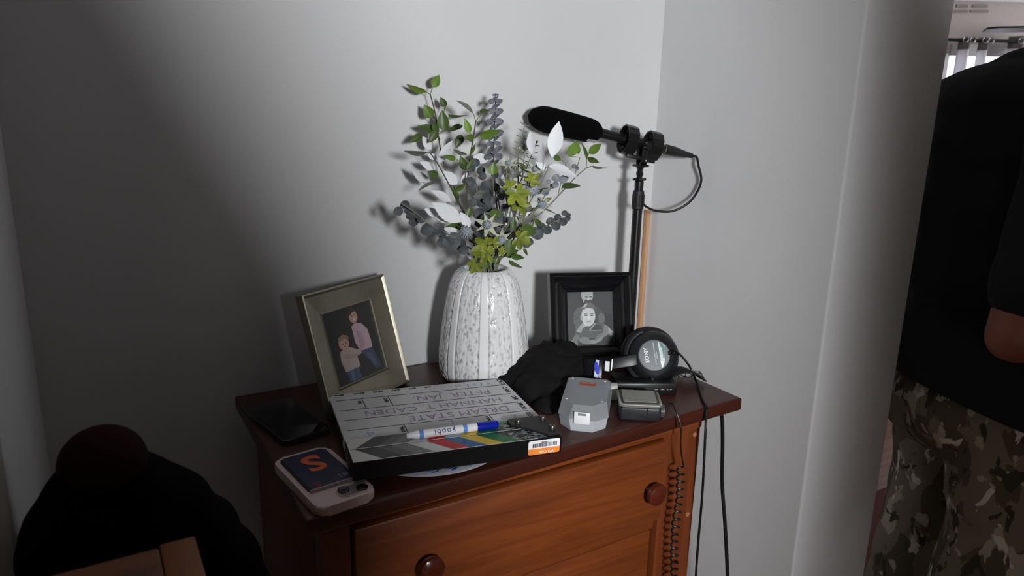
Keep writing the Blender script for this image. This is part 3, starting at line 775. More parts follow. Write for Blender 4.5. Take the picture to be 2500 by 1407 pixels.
# black frame with the black and white print
w2, h2 = 0.1634, 0.176
loc, rot = tilt(0.7276, 1.044, R(-21.28), R(16.1))
BF = thing('picture_frame', 'black moulded picture frame with a black and white photo of a man holding a boy', 'picture frame', loc, rot)
M_bf = mat('frame_black', (17, 17, 19), 0.32)
rails(BF, w2, h2, [(0.0, 0.010), (0.0, -0.012), (0.0025, -0.0135), (0.004, -0.012), (0.0055, -0.0145), (0.008, -0.0135), (0.016, -0.004), (0.0195, -0.006), (0.0215, -0.004), (0.0235, -0.0065), (0.026, -0.003), (0.033, 0.002), (0.0350, 0.0005), (0.0365, 0.002), (0.0365, 0.009)], M_bf)
build('backing', box(B(), 0.005, w2-0.005, 0.009, 0.0125, 0.005, h2-0.005), MATS['frame_backing'], BF, 0)
items = [([(0, 0), (1, 0), (1, 1), (0, 1)], (66, 70, 70)),
 (E_(.80, .80, .35, .4), (78, 82, 82)), (E_(.15, .45, .2, .5), (76, 80, 80)), (E_(.9, .3, .2, .3), (54, 57, 58)),
 # man behind
 ([(.33, 1), (.33, .90), (.37, .80), (.45, .76), (.54, .80), (.58, .90), (.58, 1)], (186, 188, 188)),
 ([(.40, .84), (.46, .86), (.56, .84), (.54, .78), (.45, .75), (.38, .79)], (92, 92, 92)),
 ([(.41, .905), (.46, .905), (.46, .89), (.41, .89)], (70, 70, 72)), ([(.50, .905), (.56, .905), (.56, .89), (.50, .89)], (70, 70, 72)), (E_(.475, .86, .03, .025), (206, 208, 208)),
 ([(.34, .73), (.22, .69), (.15, .60), (.13, .48), (.17, .38), (.18, .28), (.30, .30), (.40, .50)], (118, 122, 122)),
 ([(.15, .56), (.30, .60), (.30, .585), (.15, .54)], (98, 102, 102)), ([(.14, .50), (.30, .55), (.30, .535), (.14, .48)], (98, 102, 102)),
 ([(.58, .78), (.72, .68), (.80, .56), (.82, .42), (.70, .40), (.60, .50)], (96, 98, 98)), (E_(.75, .50, .075, .10), (126, 130, 130)),
 # boy
 ([(.18, .28), (.24, .36), (.36, .44), (.50, .40), (.66, .44), (.80, .40), (.86, .24), (.70, .10), (.30, .10), (.16, .20)], (112, 116, 116)),
 ([(.19, .27), (.28, .38), (.37, .45), (.36, .36), (.30, .24)], (176, 180, 180)),
 ([(.34, .34), (.46, .37), (.36, .44)], (196, 198, 198)), ([(.48, .30), (.60, .42), (.62, .40), (.50, .28), (.74, .29), (.74, .275), (.48, .275)], (176, 178, 178)),
 ([(.50, .29), (.62, .40), (.74, .36), (.76, .29)], (84, 86, 86)),
 (E_(.465, .545, .150, .185), (212, 214, 214)), (E_(.32, .52, .03, .05), (190, 192, 192)),
 ([(.32, .62), (.33, .72), (.42, .79), (.54, .79), (.61, .72), (.62, .60), (.57, .68), (.45, .70), (.36, .67)], (126, 128, 128)), ([(.34, .70), (.40, .77), (.46, .78), (.42, .72)], (196, 196, 196)),
 (E_(.415, .565, .035, .014), (66, 68, 70)), (E_(.54, .56, .035, .014), (66, 68, 70)), ([(.38, .595), (.45, .60), (.45, .59), (.38, .585)], (120, 122, 122)), ([(.50, .595), (.58, .59), (.58, .58), (.50, .585)], (120, 122, 122)),
 (E_(.475, .505, .025, .025), (228, 230, 230)), (E_(.475, .45, .045, .013), (110, 108, 108)), (E_(.475, .452, .03, .006), (220, 220, 220)),
 # hands and arms in front
 ([(.80, .40), (.90, .34), (.99, .24), (.96, .16), (.88, .20), (.76, .14), (.60, .06), (.52, .10), (.66, .18), (.78, .24)], (150, 153, 153)),
 ([(.88, .34), (.99, .25), (.97, .17), (.90, .21)], (178, 180, 180)),
 ([(.02, 0), (.10, .12), (.18, .22), (.26, .20), (.22, .08), (.22, 0)], (140, 143, 143)),
 (E_(.40, .10, .16, .065, rot=-.15), (146, 150, 150)), (E_(.62, .10, .15, .05, rot=.3), (160, 163, 163)), (E_(.66, .16, .09, .03, rot=.6), (140, 142, 142)),
 ([(.46, .14), (.60, .16), (.60, .12), (.48, .10)], (84, 86, 86)), ([(.22, 0), (.27, .06), (.30, 0)], (70, 72, 72)),
]
items = [(p, tuple(255*(q/255)**1.4 for q in c)) for p, c in items]
photo(BF, w2, h2, 0.0355, 0.0075, items)
bm = B(); box(bm, 0.0362, w2-0.0362, 0.0025, 0.0033, 0.0362, h2-0.0362); build('glass', bm, MATS['frame_glass'], BF, 0)
bm = B(); prism(bm, [(0.055, 0.0), (0.108, 0.0), (0.096, 0.111), (0.068, 0.111)], 0, 0.003)
bmesh.ops.transform(bm, matrix=Matrix.Translation((0, 0.0126, 0.12)) @ Matrix.Rotation(R(114), 4, 'X') @ Matrix.Translation((0, -0.111, 0)), verts=bm.verts)
build('easel_leg', bm, MATS['frame_backing'], BF)

# ------------------------------------------------------------------ crumpled black drawstring bag
BG = thing('cloth_bag', 'crumpled black cloth bag slumped between vase and clear plastic box', 'bag', (0.68, 0.96, TOP))
bm = B()
for (px, py, y, r) in ((1300, 905, .985, (.036, .034, .034)), (1340, 888, .990, (.042, .038, .040)), (1380, 882, .985, (.036, .036, .036)), (1262, 920, .985, (.028, .030, .022)), (1232, 922, .985, (.014, .016, .009)), (1330, 930, .955, (.046, .042, .042)),
                       (1345, 975, .915, (.036, .036, .036)), (1335, 1000, .885, (.022, .024, .022)), (1300, 950, .940, (.034, .034, .030)), (1370, 930, .945, (.036, .036, .040)), (1385, 900, .965, (.030, .03, .034)), (1372, 960, .920, (.026, .03, .034)), (1345, 1010, .875, (.016, .02, .018))):
    ellipsoid(bm, aty(px, py, y)-BG.location, r, 16, 10)
bknot = aty(1398, 872, .975)-BG.location
def bagdisp(co):
    d = co-bknot; a = math.atan2(d.z+.3*d.y, d.x+.0001); rr_ = d.length
    f = math.sin(a*11+5*noise.noise(co*14)); f2 = math.sin(co.x*80-co.z*110+co.y*40+4*noise.noise(co*16))
    return (.0040*f*abs(f)*min(1, rr_*22)+.0022*f2*abs(f2)+.004*noise.noise(co*20)+.0012*noise.noise(co*70))
bg = remesh('cloth', bm, mat('bag_black', (7, 7, 9), 0.85, spec=0.3, bump=0.3, bscale=1500), BG, 0.0030, 14, bagdisp)
for v in bg.data.vertices: v.co.z = max(v.co.z, 0.001+0.0004*noise.noise(v.co*60))
bm = B(); tube(bm, [aty(1405, 868, .985)-BG.location, aty(1412, 885, .975)-BG.location, aty(1408, 915, .965)-BG.location, aty(1396, 938, .955)-BG.location], 0.0022, 8); build('drawstring', bm, mat('cord_black', (12, 12, 13), 0.6), BG)

# ------------------------------------------------------------------ clear plastic case
CB = thing('plastic_case', 'frosted clear plastic case with orange label, closed', 'case', (0.650, 0.832, TOP), (0, 0, R(-42)))
M_clear = mat('frosted_plastic', (236, 240, 246), 0.35, trans=0.58, ior=1.22, spec=0.4)
M_frost = mat('frosted_patch', (236, 238, 240), 0.7, trans=0.15)
def octa(x, y0, y1, c): return [(-x+c, y0), (x-c, y0), (x, y0+c*1.1), (x, y1-0.006), (x-0.006, y1), (-x+0.006, y1), (-x, y1-0.006), (-x, y0+c*1.1)]
def shell(bm, poly0, poly1, z0, z1, t, top):
    """thin-walled tray; closed at the top (lid) or bottom"""
    def sc(p, k):
        cx = sum(a for a, b in p)/len(p); cy = sum(b for a, b in p)/len(p)
        return [((a-cx)*(1-k/0.035)+cx, (b-cy)*(1-k/0.055)+cy) for a, b in p]
    o0 = [bm.verts.new((x, y, z0)) for x, y in poly0]; o1 = [bm.verts.new((x, y, z1)) for x, y in poly1]
    i0 = [bm.verts.new((x, y, z0 if top else z0+t)) for x, y in sc(poly0, t)]; i1 = [bm.verts.new((x, y, z1-t if top else z1)) for x, y in sc(poly1, t)]
    n = len(poly0)
    for k in range(n):
        j = (k+1) % n
        bm.faces.new((o0[k], o0[j], o1[j], o1[k])); bm.faces.new((i0[j], i0[k], i1[k], i1[j]))
        if top: bm.faces.new((o0[j], o0[k], i0[k], i0[j]))
        else: bm.faces.new((o1[k], o1[j], i1[j], i1[k]))
    if top: bm.faces.new(o1); bm.faces.new(list(reversed(i1)))
    else: bm.faces.new(list(reversed(o0))); bm.faces.new(i0)
bm = B(); shell(bm, octa(.0345, -.060, .060, .018), octa(.0375, -.064, .062, .018), 0, .020, .0014, False); build('tray', bm, M_clear, CB, 20)
bm = B(); shell(bm, octa(.0385, -.0655, .063, .018), octa(.0345, -.056, .060, .020), .0205, .041, .0014, True); lid = build('lid', bm, mat('lid_plastic', (222, 226, 230), 0.28, trans=0.78, ior=1.2, spec=0.4), CB, 20)
build('latch', box(B(), -.012, .012, -.0680, -.0660, .015, .034, .001), M_frost, CB)
build('latch_slot', box(B(), -.006, .006, -.0686, -.0681, .029, .0325, .0002), mat('slot_grey', (120, 124, 128), 0.5), CB, 0)
build('contents', prism(B(), rrect(-.026, .026, -.040, .050, .006), .0020, .012, .003), mat('case_inner', (118, 120, 112), 0.7), CB)
prints('label', [(rrect(-.014, .012, .026, .040, .001), (196, 70, 28)), (rrect(-.0125, .0105, .033, .0385, .0005), (120, 84, 60)), (rrect(-.0115, .0095, .035, .037, .0004), (190, 170, 150))], lid, .0412, .00003)
for x, y in ((-.027, .052), (.026, .050), (-.027, -.036), (.027, -.036)): build('foot_dimple', ellipsoid(B(), (x, y, .0411), (.0018, .0018, .0008), 10, 6), M_frost, lid)

# ------------------------------------------------------------------ small recorder with silver-rimmed screen
RC = thing('audio_recorder', 'small black audio recorder with silver-rimmed grey screen', 'recorder', (0.729, 0.797, TOP), (0, 0, R(-35)))
M_rb = mat('recorder_black', (30, 31, 34), 0.45); M_rs = mat('recorder_silver', (196, 196, 190), 0.28, 0.85)
build('body', box(B(), -.032, .032, -.030, .030, 0, .0235, .004, 3), M_rb, RC)
bm = B(); prism(bm, rrect(-.0335, .0335, -.0315, .0315, .006), .0240, .0285, .0012, 2); build('rim', bm, M_rs, RC)
build('bezel', prism(B(), rrect(-.0300, .0300, -.0275, .0285, .004), .0287, .0293, .0002, 1), mat('recorder_bezel', (52, 52, 48), 0.4), RC)
build('screen', prism(B(), rrect(-.0262, .0262, -.0215, .0270, .002), .0294, .0302, .0003, 1), mat('recorder_screen', (138, 138, 130), 0.35), RC)
build('seam', box(B(), .0098, .0108, -.0306, -.0300, .002, .0225), M_blk, RC, 0)
bm = B(); cyl(bm, (.0335, -.010, .012), (.0395, -.010, .012), .0095, n=28); wh = build('dial', bm, mat('dial_grey', (70, 70, 70), 0.4), RC, 30)
for k in range(14):
    a = 2*PI*k/14; build('dial_ridge', box(B(), .034, .0392, -.0010+math.cos(a)*.0095-.010+.0005, -.010+math.cos(a)*.0095+.0005, .012+math.sin(a)*.0095-.0005, .012+math.sin(a)*.0095+.0005), MATS['dial_grey'], wh, 0)

# black wireless receiver under the headphones, its strap, white adapter, printed packet
RX = thing('wireless_receiver', 'flat black wireless receiver lying under the headphones', 'receiver', (0.812, 0.876, TOP), (0, 0, R(-28)))
build('body', box(B(), -.056, .050, -.030, .028, 0, .0215, .003, 2), mat('receiver_black', (15, 15, 17), 0.4), RX)
for x, wd in ((-.048, .004), (-.030, .003), (.010, .006), (.021, .006), (.032, .002), (.037, .003)):
    build('mark', box(B(), x, x+wd, -.0306, -.0300, .010, .0112), mat('mark_white', (150, 150, 150), 0.5), RX, 0)
build('knob', cyl(B(), (.010, -.012, .0215), (.010, -.012, .0265), .004, n=16), M_rb, RX)
ST = thing('webbing_strap', 'black webbing strap running from receiver to dresser edge', 'strap', (0.88, 0.87, TOP))
bm = B(); pts = spline([(-.030, .004, .010), (-.012, -.004, .022), (.010, -.010, .026), (.030, -.016, .018), (.044, -.022, .006)], 6)
for k in (0,):
    A = []
    for p in pts: A.append([bm.verts.new(p+Vector((0, dy, dz))) for dy, dz in ((-.011, -.001), (.011, .001), (.011, .004), (-.011, .002))])
    for a, b in zip(A[:-1], A[1:]):
        for q in range(4): bm.faces.new((a[q], a[(q+1) % 4], b[(q+1) % 4], b[q]))
    bm.faces.new(A[0]); bm.faces.new(A[-1])
build('webbing', bm, mat('webbing', (16, 16, 17), 0.85, bump=0.4, bscale=900), ST, 50)
AD = thing('power_adapter', 'small white power adapter beside the clear plastic case', 'adapter', (0.7345, 0.868, TOP), (0, 0, R(-38)))
build('block', box(B(), -.010, .008, -.012, .014, .0, .024, .003, 2), mat('adapter_white', (214, 214, 210), 0.4), AD)
build('prong', box(B(), -.006, -.004, .014, .022, .008, .012), M_bolt, AD, 0); build('prong', box(B(), .002, .004, .014, .022, .008, .012), M_bolt, AD, 0)
GP = thing('charger_case', 'flat grey case lying behind the clear plastic case', 'case', (0.722, 0.905, TOP), (0, 0, R(-40)))
build('shell', box(B(), -.022, .014, -.020, .020, 0, .014, .003, 2), mat('grey_shell', (84, 84, 84), 0.45), GP)
build('port', box(B(), -.012, -.002, -.0205, -.0200, .004, .007), M_blk, GP, 0)
PK = thing('paper_packet', 'crumpled white packet with black crackle print at the right dresser edge', 'packet', (0.912, 0.868, TOP), (0, 0, R(-30)))
bm = B()
for i in range(9):
    for j in range(7):
        x, y = (i-4)*.0062, (j-3)*.0068
        bm.verts.new((x, y, .0155+.010*noise.noise(Vector((x*60, y*60, 3.1)))-.9*(x*x+y*y)*6))
bm.verts.ensure_lookup_table()
for i in range(8):
    for j in range(6): bm.faces.new([bm.verts[k] for k in (i*7+j, i*7+j+1, i*7+j+8, i*7+j+7)])
bmesh.ops.solidify(bm, geom=list(bm.faces), thickness=.004)
for v in bm.verts: v.co.z = max(v.co.z, 0.0005)
m = mat('packet_print', (216, 214, 212), 0.5)
nt = m.node_tree; vo = nt.nodes.new('ShaderNodeTexVoronoi'); vo.feature = 'DISTANCE_TO_EDGE'; vo.inputs['Scale'].default_value = 130
cr = nt.nodes.new('ShaderNodeValToRGB'); cr.color_ramp.interpolation = 'CONSTANT'; cr.color_ramp.elements[0].color = (.02, .02, .02, 1); cr.color_ramp.elements[1].color = (*lin((216, 214, 212)), 1); cr.color_ramp.elements[1].position = .10
tc = nt.nodes.new('ShaderNodeTexCoord'); nt.links.new(tc.outputs['Object'], vo.inputs['Vector']); nt.links.new(vo.outputs['Distance'], cr.inputs['Fac']); nt.links.new(cr.outputs[0], nt.nodes['Principled BSDF'].inputs['Base Color'])
build('wrapper', bm, m, PK, 40)

# ------------------------------------------------------------------ headphones
hc = aty(1597, 868, 0.872)
nrm = (CAM-hc).normalized(); nrm = (nrm+Vector((0, 0, 0.10))+CR*0.12).normalized()
aa = (CR-nrm*CR.dot(nrm)).normalized(); bb = nrm.cross(aa).normalized()
HM = Matrix(((aa.x, bb.x, nrm.x), (aa.y, bb.y, nrm.y), (aa.z, bb.z, nrm.z)))
HP = thing('headphones', 'black studio headphones resting on their side on the receiver', 'headphones', hc, HM.to_euler())
M_h = mat('headphone_black', (22, 23, 26), 0.42); M_pad = mat('pad_leather', (13, 13, 14), 0.5, bump=0.4, bscale=500)
bm = B(); lathe(bm, [(.020, -.030), (.042, -.030), (.046, -.026), (.0455, -.016), (.041, -.006), (.034, -.001), (.0285, .001), (.0275, .0002), (.001, .0002)], 48)
bmesh.ops.scale(bm, vec=(1.0, 1.0, 1), verts=bm.verts); build('ear_cup', bm, M_h, HP)
bm = B(); rings(bm, [Vector((.038*math.cos(t)-.004, .040*math.sin(t)+.003, -.040)) for t in [2*PI*k/40 for k in range(40)]], .0135, 12, closed=True); build('ear_pad', bm, M_pad, HP)
disc = build('disc', lathe(B(), [(.0265, .0003), (.0265, .0011), (.026, .0015), (.001, .0015)], 48), mat('disc_grey', (112, 116, 120), 0.22, 0.4), HP)
text('lettering', 'SONY', .0095, mat('disc_white', (222, 224, 226), 0.4), disc, (-.0130, .000, .0018), (0, 0, R(97)), offset=.0002, space=1.1)
text('lettering', 'DYNAMIC STEREO HEADPHONES', .0026, MATS['disc_white'], disc, (.0008, .003, .0018), (0, 0, R(97)))
text('lettering', 'MDR-7506', .0026, MATS['disc_white'], disc, (.0045, .000, .0018), (0, 0, R(97)))
def dlab(pts): return [(x, y) for x, y in pts]
prints('badge', [([(.0065, .0245), (.0145, .0205), (.0195, .0155), (.0178, -.0095), (.0150, -.020), (.0125, -.0225)], (190, 205, 205)),
                 ([(.0085, .0235), (.0145, .0200), (.0190, .0150), (.0175, -.0060), (.0135, -.0040), (.0115, .014)], (58, 110, 104)),
                 ([(.0100, -.0100), (.0176, -.0110), (.0140, -.0205), (.0126, -.0222)], (226, 228, 228))], disc, .0016, .00003)
text('lettering', 'Professional', .0042, MATS['disc_white'], disc, (.0135, .003, .0019), (0, 0, R(97)), offset=.0001)
# yoke and slider towards the head band (to the left)
bm = B(); pts = [Vector((.0475*math.cos(t), .0475*math.sin(t), -.014)) for t in [R(110+140*k/16) for k in range(17)]]
rings(bm, pts, .0042, 8); yk = build('yoke', bm, M_h, HP)
bm = B(); prism(bm, [(-.074, -.024), (-.072, -.006), (-.044, .000), (-.030, .003), (-.030, -.017), (-.044, -.019)], -.019, .0015, .002, 2); build('hinge_block', bm, mat('hinge_grey', (26, 27, 30), 0.4), HP)
sl = build('slider_plate', prism(B(), [(-.0765, -.0262), (-.0738, -.0058), (-.0712, -.0063), (-.0740, -.0266)], -.018, .0030, .0004, 1), M_rs, HP)
build('size_window', prism(B(), [(-.0865, -.0262), (-.0850, -.0095), (-.0770, -.0105), (-.0785, -.0275)], -.014, .0022, .0005, 1), mat('plate_light', (212, 212, 214), 0.35), HP)
hb = build('band_end', prism(B(), [(-.108, -.037), (-.103, -.005), (-.0885, -.009), (-.0915, -.041)], -.020, .0015, .003, 2), mat('band_end_black', (14, 15, 30), 0.35), HP)
build('trim_strip', prism(B(), [(-.1055, -.0375), (-.1015, -.0065), (-.0955, -.008), (-.0985, -.0395)], .0016, .0024, .0002, 1), mat('strip_silver', (150, 158, 176), 0.3, 0.6), hb)
build('trim_badge', prism(B(), ellipse(-.1000, -.0220, .0040, .0115, 20, R(8)), .0025, .0031, .0002, 1), mat('badge_blue', (28, 52, 190), 0.25), hb)
# head band curves away behind to the second cup
bm = B(); A = []
for p, wd in zip(spline([(-.100, -.022, -.006), (-.124, -.022, -.022), (-.136, -.022, -.052), (-.124, -.022, -.082), (-.098, -.022, -.100), (-.064, -.020, -.104)], 6), [.017]*31):
    A.append(p)
QQ = [p.copy() for p in A]
for i, p in enumerate(QQ):
    t = (QQ[min(i+1, len(A)-1)]-QQ[max(i-1, 0)]).normalized(); nn = t.cross(Vector((0, 1, 0))).normalized(); wd = .0165
    A[i] = [bm.verts.new(p+Vector((0, s*wd, 0))+nn*q) for s, q in ((-1, -.003), (-.6, -.0055), (.6, -.0055), (1, -.003), (1, .003), (.6, .0055), (-.6, .0055), (-1, .003))]
for a, b in zip(A[:-1], A[1:]):
    for q in range(8): bm.faces.new((a[q], a[(q+1) % 8], b[(q+1) % 8], b[q]))
bm.faces.new(A[0]); bm.faces.new(A[-1]); build('head_band', bm, M_pad, HP, 40)
bm = B(); lathe(bm, [(.020, -.062), (.040, -.062), (.043, -.070), (.041, -.084), (.034, -.092), (.001, -.092)], 40, origin=(-.010, .004, 0)); build('ear_cup', bm, M_h, HP)
# cable: leaves the cup, arcs over the dresser edge, hangs, and returns as a coil to the recorder
def lp(v): return HM.inverted() @ (Vector(v)-hc)
M_cord = mat('cord_rubber', (13, 13, 14), 0.42)
c0 = hc+aa*.0270+bb*.004+nrm*.001
path = [c0, c0+aa*.012+bb*.001+nrm*.004, atz(1682, 893, .822), atz(1705, 945, .8045), atz(1717, 978, .8030), atz(1722, 992, .8025)+Vector((0, -.003, 0)), aty(1724, 1012, .7555), aty(1722, 1060, .746), aty(1715, 1200, .742), aty(1704, 1330, .742), aty(1698, 1420, .742), aty(1692, 1520, .742), aty(1665, 1580, .742), aty(1640, 1520, .744), aty(1636, 1440, .746)]
bm = B(); tube(bm, [lp(p) for p in path], .0021, 10, 10); build('cable', bm, M_cord, HP)
bm = B(); cyl(bm, lp(c0-aa*.003), lp(c0+aa*.008), .0034, .0026, 12); build('strain_relief', bm, M_cord, HP)
top_ = aty(1657, 1140, .744); bot_ = aty(1636, 1440, .746); turns = 17
bm = B(); pts = []
dv = bot_-top_
N_ = turns*14
for k in range(N_+1):
    t = k/N_; a = 2*PI*turns*t
    rad = .0062*(1.0+.10*math.sin(t*19))
    pts.append(lp(top_+dv*t+Vector((math.cos(a)*rad, math.sin(a)*rad*0.8-.004, 0))+Vector((.0025*math.sin(t*9), 0, 0))))
rings(bm, pts, .0017, 6); build('coiled_cable', bm, M_cord, HP)
bm = B(); jack = Matrix.LocRotScale(RC.location, RC.rotation_euler, None) @ Vector((.0345, .012, .012))
tube(bm, [lp(jack+Vector((.001, 0, 0))), lp(jack+Vector((.016, -.012, .004))), lp(aty(1648, 1000, .755)), lp(aty(1662, 1040, .742)), lp(aty(1662, 1090, .741)), lp(top_+Vector((.006, -.004, .002)))], .0013, 8, 8); build('cable', bm, M_cord, HP)
# ------------------------------------------------------------------ boom pole, shock mount and shotgun microphone
PX, PY = 0.9580, 1.090
def onplane(px, py, P, h):
    n = Vector((-h.y, h.x, 0)); v = ray(px, py); return CAM+v*(n.dot(P-CAM)/n.dot(v))
Hm = Vector((0.966, -0.257, 0)); Pm = Vector((PX, PY, 1.26))
tipW = onplane(1289, 281, Pm, Hm); backW = onplane(1468, 326, Pm, Hm)
conn0 = onplane(1625, 361, Pm, Hm); conn1 = onplane(1690, 381, Pm, Hm)
axm = (conn1-tipW).normalized()
M_blkm = mat('mic_black', (16, 16, 17), 0.38); M_foam = mat('foam_black', (7, 7, 8), 1.0, bump=0.8, bscale=900, spec=0.1)
MC = thing('shotgun_microphone', 'black shotgun microphone with foam windscreen on top of the pole', 'microphone', tipW)
def axl(prof, m, name, p, base=Vector((0, 0, 0)), n=32):
    return build(name, lathe(B(), prof, n, axis=axm, origin=base), m, p)
Lw = (backW-tipW).length
prof = []
for k in range(0, 25):
    t = k/24
    r = 0.0245*((1-(1-min(1, t/0.30))**2.2)**0.5 if t < 0.30 else 1.0)
    if t > 0.50: r *= 1-0.12*((t-0.50)/0.50)**1.4
    if t > 0.80: r *= math.sqrt(max(0.16, 1-((t-0.80)/0.205)**2.6))
    prof.append((max(r, 0.001), t*Lw))
axl(prof, M_foam, 'windscreen', MC)
pw_ = tipW+axm*(Lw-0.012); side = CD
bm = B(); u_ = (CD-axm*CD.dot(axm)).normalized(); f_ = -(CF-axm*CF.dot(axm)-u_*CF.dot(u_)).normalized()
for s in (0,):
    c = axm*(Lw-0.022)+u_*0.0195+f_*0.006
    v = [c+axm*x+u_*y+f_*z for x, y, z in ((-.0085, 0, .004), (.0085, -.001, .004), (.0085, .003, -.002), (-.0085, .0035, -.002))]
    v += [q+(u_+f_)*0.0008 for q in v]
    V = [bm.verts.new(q) for q in v]
    for f in ((0, 1, 2, 3), (4, 5, 6, 7), (0, 1, 5, 4), (1, 2, 6, 5), (2, 3, 7, 6), (3, 0, 4, 7)): bm.faces.new([V[i] for i in f])
build('windscreen_tag', bm, mat('tag_white', (150, 150, 150), 0.6), MC, 0)
Lc = (conn0-tipW).length; Le = (conn1-tipW).length
axl([(.0098, Lw-.01), (.0098, Lc-.001), (.0092, Lc)], M_blkm, 'barrel', MC)
cn = axl([(.0090, Lc+.0004), (.0102, Lc+.002), (.0100, Lc+.020), (.0088, Lc+.028), (.0066, Lc+.044), (.0048, Le), (.0035, Le+.001)], mat('connector_black', (24, 24, 25), 0.35), 'connector', MC)
axl([(.0100, Lc-.0035), (.0102, Lc-.003), (.0102, Lc-.001)], mat('band_olive', (88, 84, 66), 0.5), 'ring_band', MC)
c = axm*(Lc-.016); ang_u = (-u_*.80+f_*.6).normalized(); tv = axm.cross(ang_u)
bm = B(); V = []
for off in (.0099, .0104):
    for x, y in ((-.011, -.004), (.010, -.004), (.010, .004), (-.011, .004)): V.append(bm.verts.new(c+axm*x+tv*y+ang_u*(off-abs(y)*.12)))
for f in ((0, 1, 2, 3), (4, 5, 6, 7), (0, 1, 5, 4), (1, 2, 6, 5), (2, 3, 7, 6), (3, 0, 4, 7)): bm.faces.new([V[i] for i in f])
lb = build('label', bm, mat('label_white', (196, 190, 186), 0.5), MC, 0)
bm = B(); V = []
for off in (.0105, .0108):
    for x, y in ((-.008, -.003), (-.001, -.003), (-.001, .003), (-.008, .003)): V.append(bm.verts.new(c+axm*x+tv*y+ang_u*(off-abs(y)*.12)))
for f in ((0, 1, 2, 3), (4, 5, 6, 7), (0, 1, 5, 4), (1, 2, 6, 5), (2, 3, 7, 6), (3, 0, 4, 7)): bm.faces.new([V[i] for i in f])
build('label_mark', bm, mat('label_red', (206, 66, 34), 0.5), MC, 0)

BP = thing('boom_pole', 'black boom pole with shock mount standing upright behind the black frame', 'boom pole', (PX, PY, 0))
M_pole = mat('pole_black', (14, 14, 15), 0.33)
def zat(py): return aty(1548, py, PY).z
def zl(prof, name, m, p, n=28): return build(name, lathe(B(), prof, n), m, p)
zcol0, zcol1 = zat(512), zat(466)
zl([(.011, .0), (.0125, .004), (.0125, .03), (.0098, .034), (.0098, zcol0)], 'lower_tube', M_pole, BP)
col_ = zl([(.0098, zcol0+.0002), (.0118, zcol0+.002), (.0120, zcol0+.010), (.0116, zcol1-.004), (.0105, zcol1)], 'locking_collar', mat('collar_black', (20, 20, 21), 0.5, bump=0.3, bscale=600), BP)
for k in range(9):
    a = 2*PI*k/9; build('grip_rib', box(B(), .0117*math.cos(a)-.0007, .0117*math.cos(a)+.0007, .0117*math.sin(a)-.0007, .0117*math.sin(a)+.0007, zcol0+.006, zcol1-.008), M_pole, col_, 0)
zl([(.0085, zcol1+.0002), (.0090, zat(452)), (.0090, zat(444)), (.0075, zat(442))], 'upper_tube', M_pole, BP)
wn = zl([(.0105, zat(441.5)), (.0115, zat(440)), (.0115, zat(436)), (.006, zat(434))], 'lock_nut', M_pole, BP, 8)
for sx in (-1, 1): build('nut_wing', box(B(), min(sx*.010, sx*.0165), max(sx*.010, sx*.0165), -.002, .002, zat(441), zat(435), .001), M_pole, wn)
zl([(.0055, zat(433.5)), (.0075, zat(424)), (.0050, zat(416)), (.0085, zat(408)), (.0085, zat(404))], 'swivel', M_pole, BP)
# clamp fork up to the microphone
axz = (Pm-tipW).dot(axm); mc_ = tipW+axm*((Vector((PX, PY, 0))-Vector((tipW.x, tipW.y, 0))).dot(Vector((axm.x, axm.y, 0)))/(axm.x**2+axm.y**2))-BP.location
sidev = Vector((-Hm.y, Hm.x, 0)).normalized()*-1
for s in (-1, 1):
    bm = B(); p0 = Vector((0, 0, zat(405)))+sidev*(s*.0045)+Hm*.002; p1 = Vector((mc_.x, mc_.y, mc_.z-.012))+sidev*(s*.0135)+Hm*.004
    pts = [p0+Vector((0, 0, -.002)), p0+sidev*(s*.005)+Vector((0, 0, .006)), p1+Vector((0, 0, -.020)), p1+Vector((0, 0, .012))]
    A = [[bm.verts.new(p+Hm*x+sidev*y) for x, y in ((-.007, -.0018), (.007, -.0018), (.007, .0018), (-.007, .0018))] for p in pts]
    for a, b in zip(A[:-1], A[1:]):
        for q in range(4): bm.faces.new((a[q], a[(q+1) % 4], b[(q+1) % 4], b[q]))
    bm.faces.new(A[0]); bm.faces.new(A[-1]); fk = build('fork_arm', bm, M_pole, BP, 20)
    for q in range(3):
        cpt = p1+Vector((0, 0, -.003-.009*q))+sidev*(s*.0021 if s > 0 else -.0021)
        build('fork_hole', cyl(B(), cpt-sidev*.0004, cpt+sidev*.0006, .0018, n=10), mat('hole_light', (170, 170, 172), 0.5) if q == 2 else M_blk, fk)
build('fork_bridge', box(B(), -.008, .010, -.016, .016, zat(408), zat(402), .002), M_pole, BP)
def ringmount(off):
    cpt = mc_+axm*off
    bm = B(); n = 12; W2 = .0115; A = []
    uu, vv = u_, f_
    for k in range(n):
        a = 2*PI*(k+.5)/n
        d_ = uu*math.cos(a)*1.10+vv*math.sin(a)
        A.append([bm.verts.new(cpt+d_*r+axm*x) for r, x in ((.0240, -W2), (.0265, -W2), (.0265, W2), (.0240, W2))])
    for k in range(n):
        a, b = A[k], A[(k+1) % n]
        for q in range(4): bm.faces.new((a[q], a[(q+1) % 4], b[(q+1) % 4], b[q]))
    rg = build('mount_ring', bm, M_pole, BP, 20)
    for k in range(4):
        a = 2*PI*(k+.5)/4; d_ = uu*math.cos(a)+vv*math.sin(a)
        build('elastic_band', cyl(B(), cpt+d_*.0102, cpt+d_*.0242, .0014, n=8), mat('elastic', (20, 20, 20), 0.7), rg)
ringmount(-.030); ringmount(.024)
build('mount_bar', box(B(), -.030, .032, -.006, .006, -.004, .004, .001), M_pole, BP)
mb_ = bpy.data.objects[-1] if False else [o for o in COL.objects if o.name.startswith('mount_bar')][-1]
mb_.location = mc_+u_*.0300; mb_.rotation_euler = axm.to_track_quat('X', 'Z').to_euler()
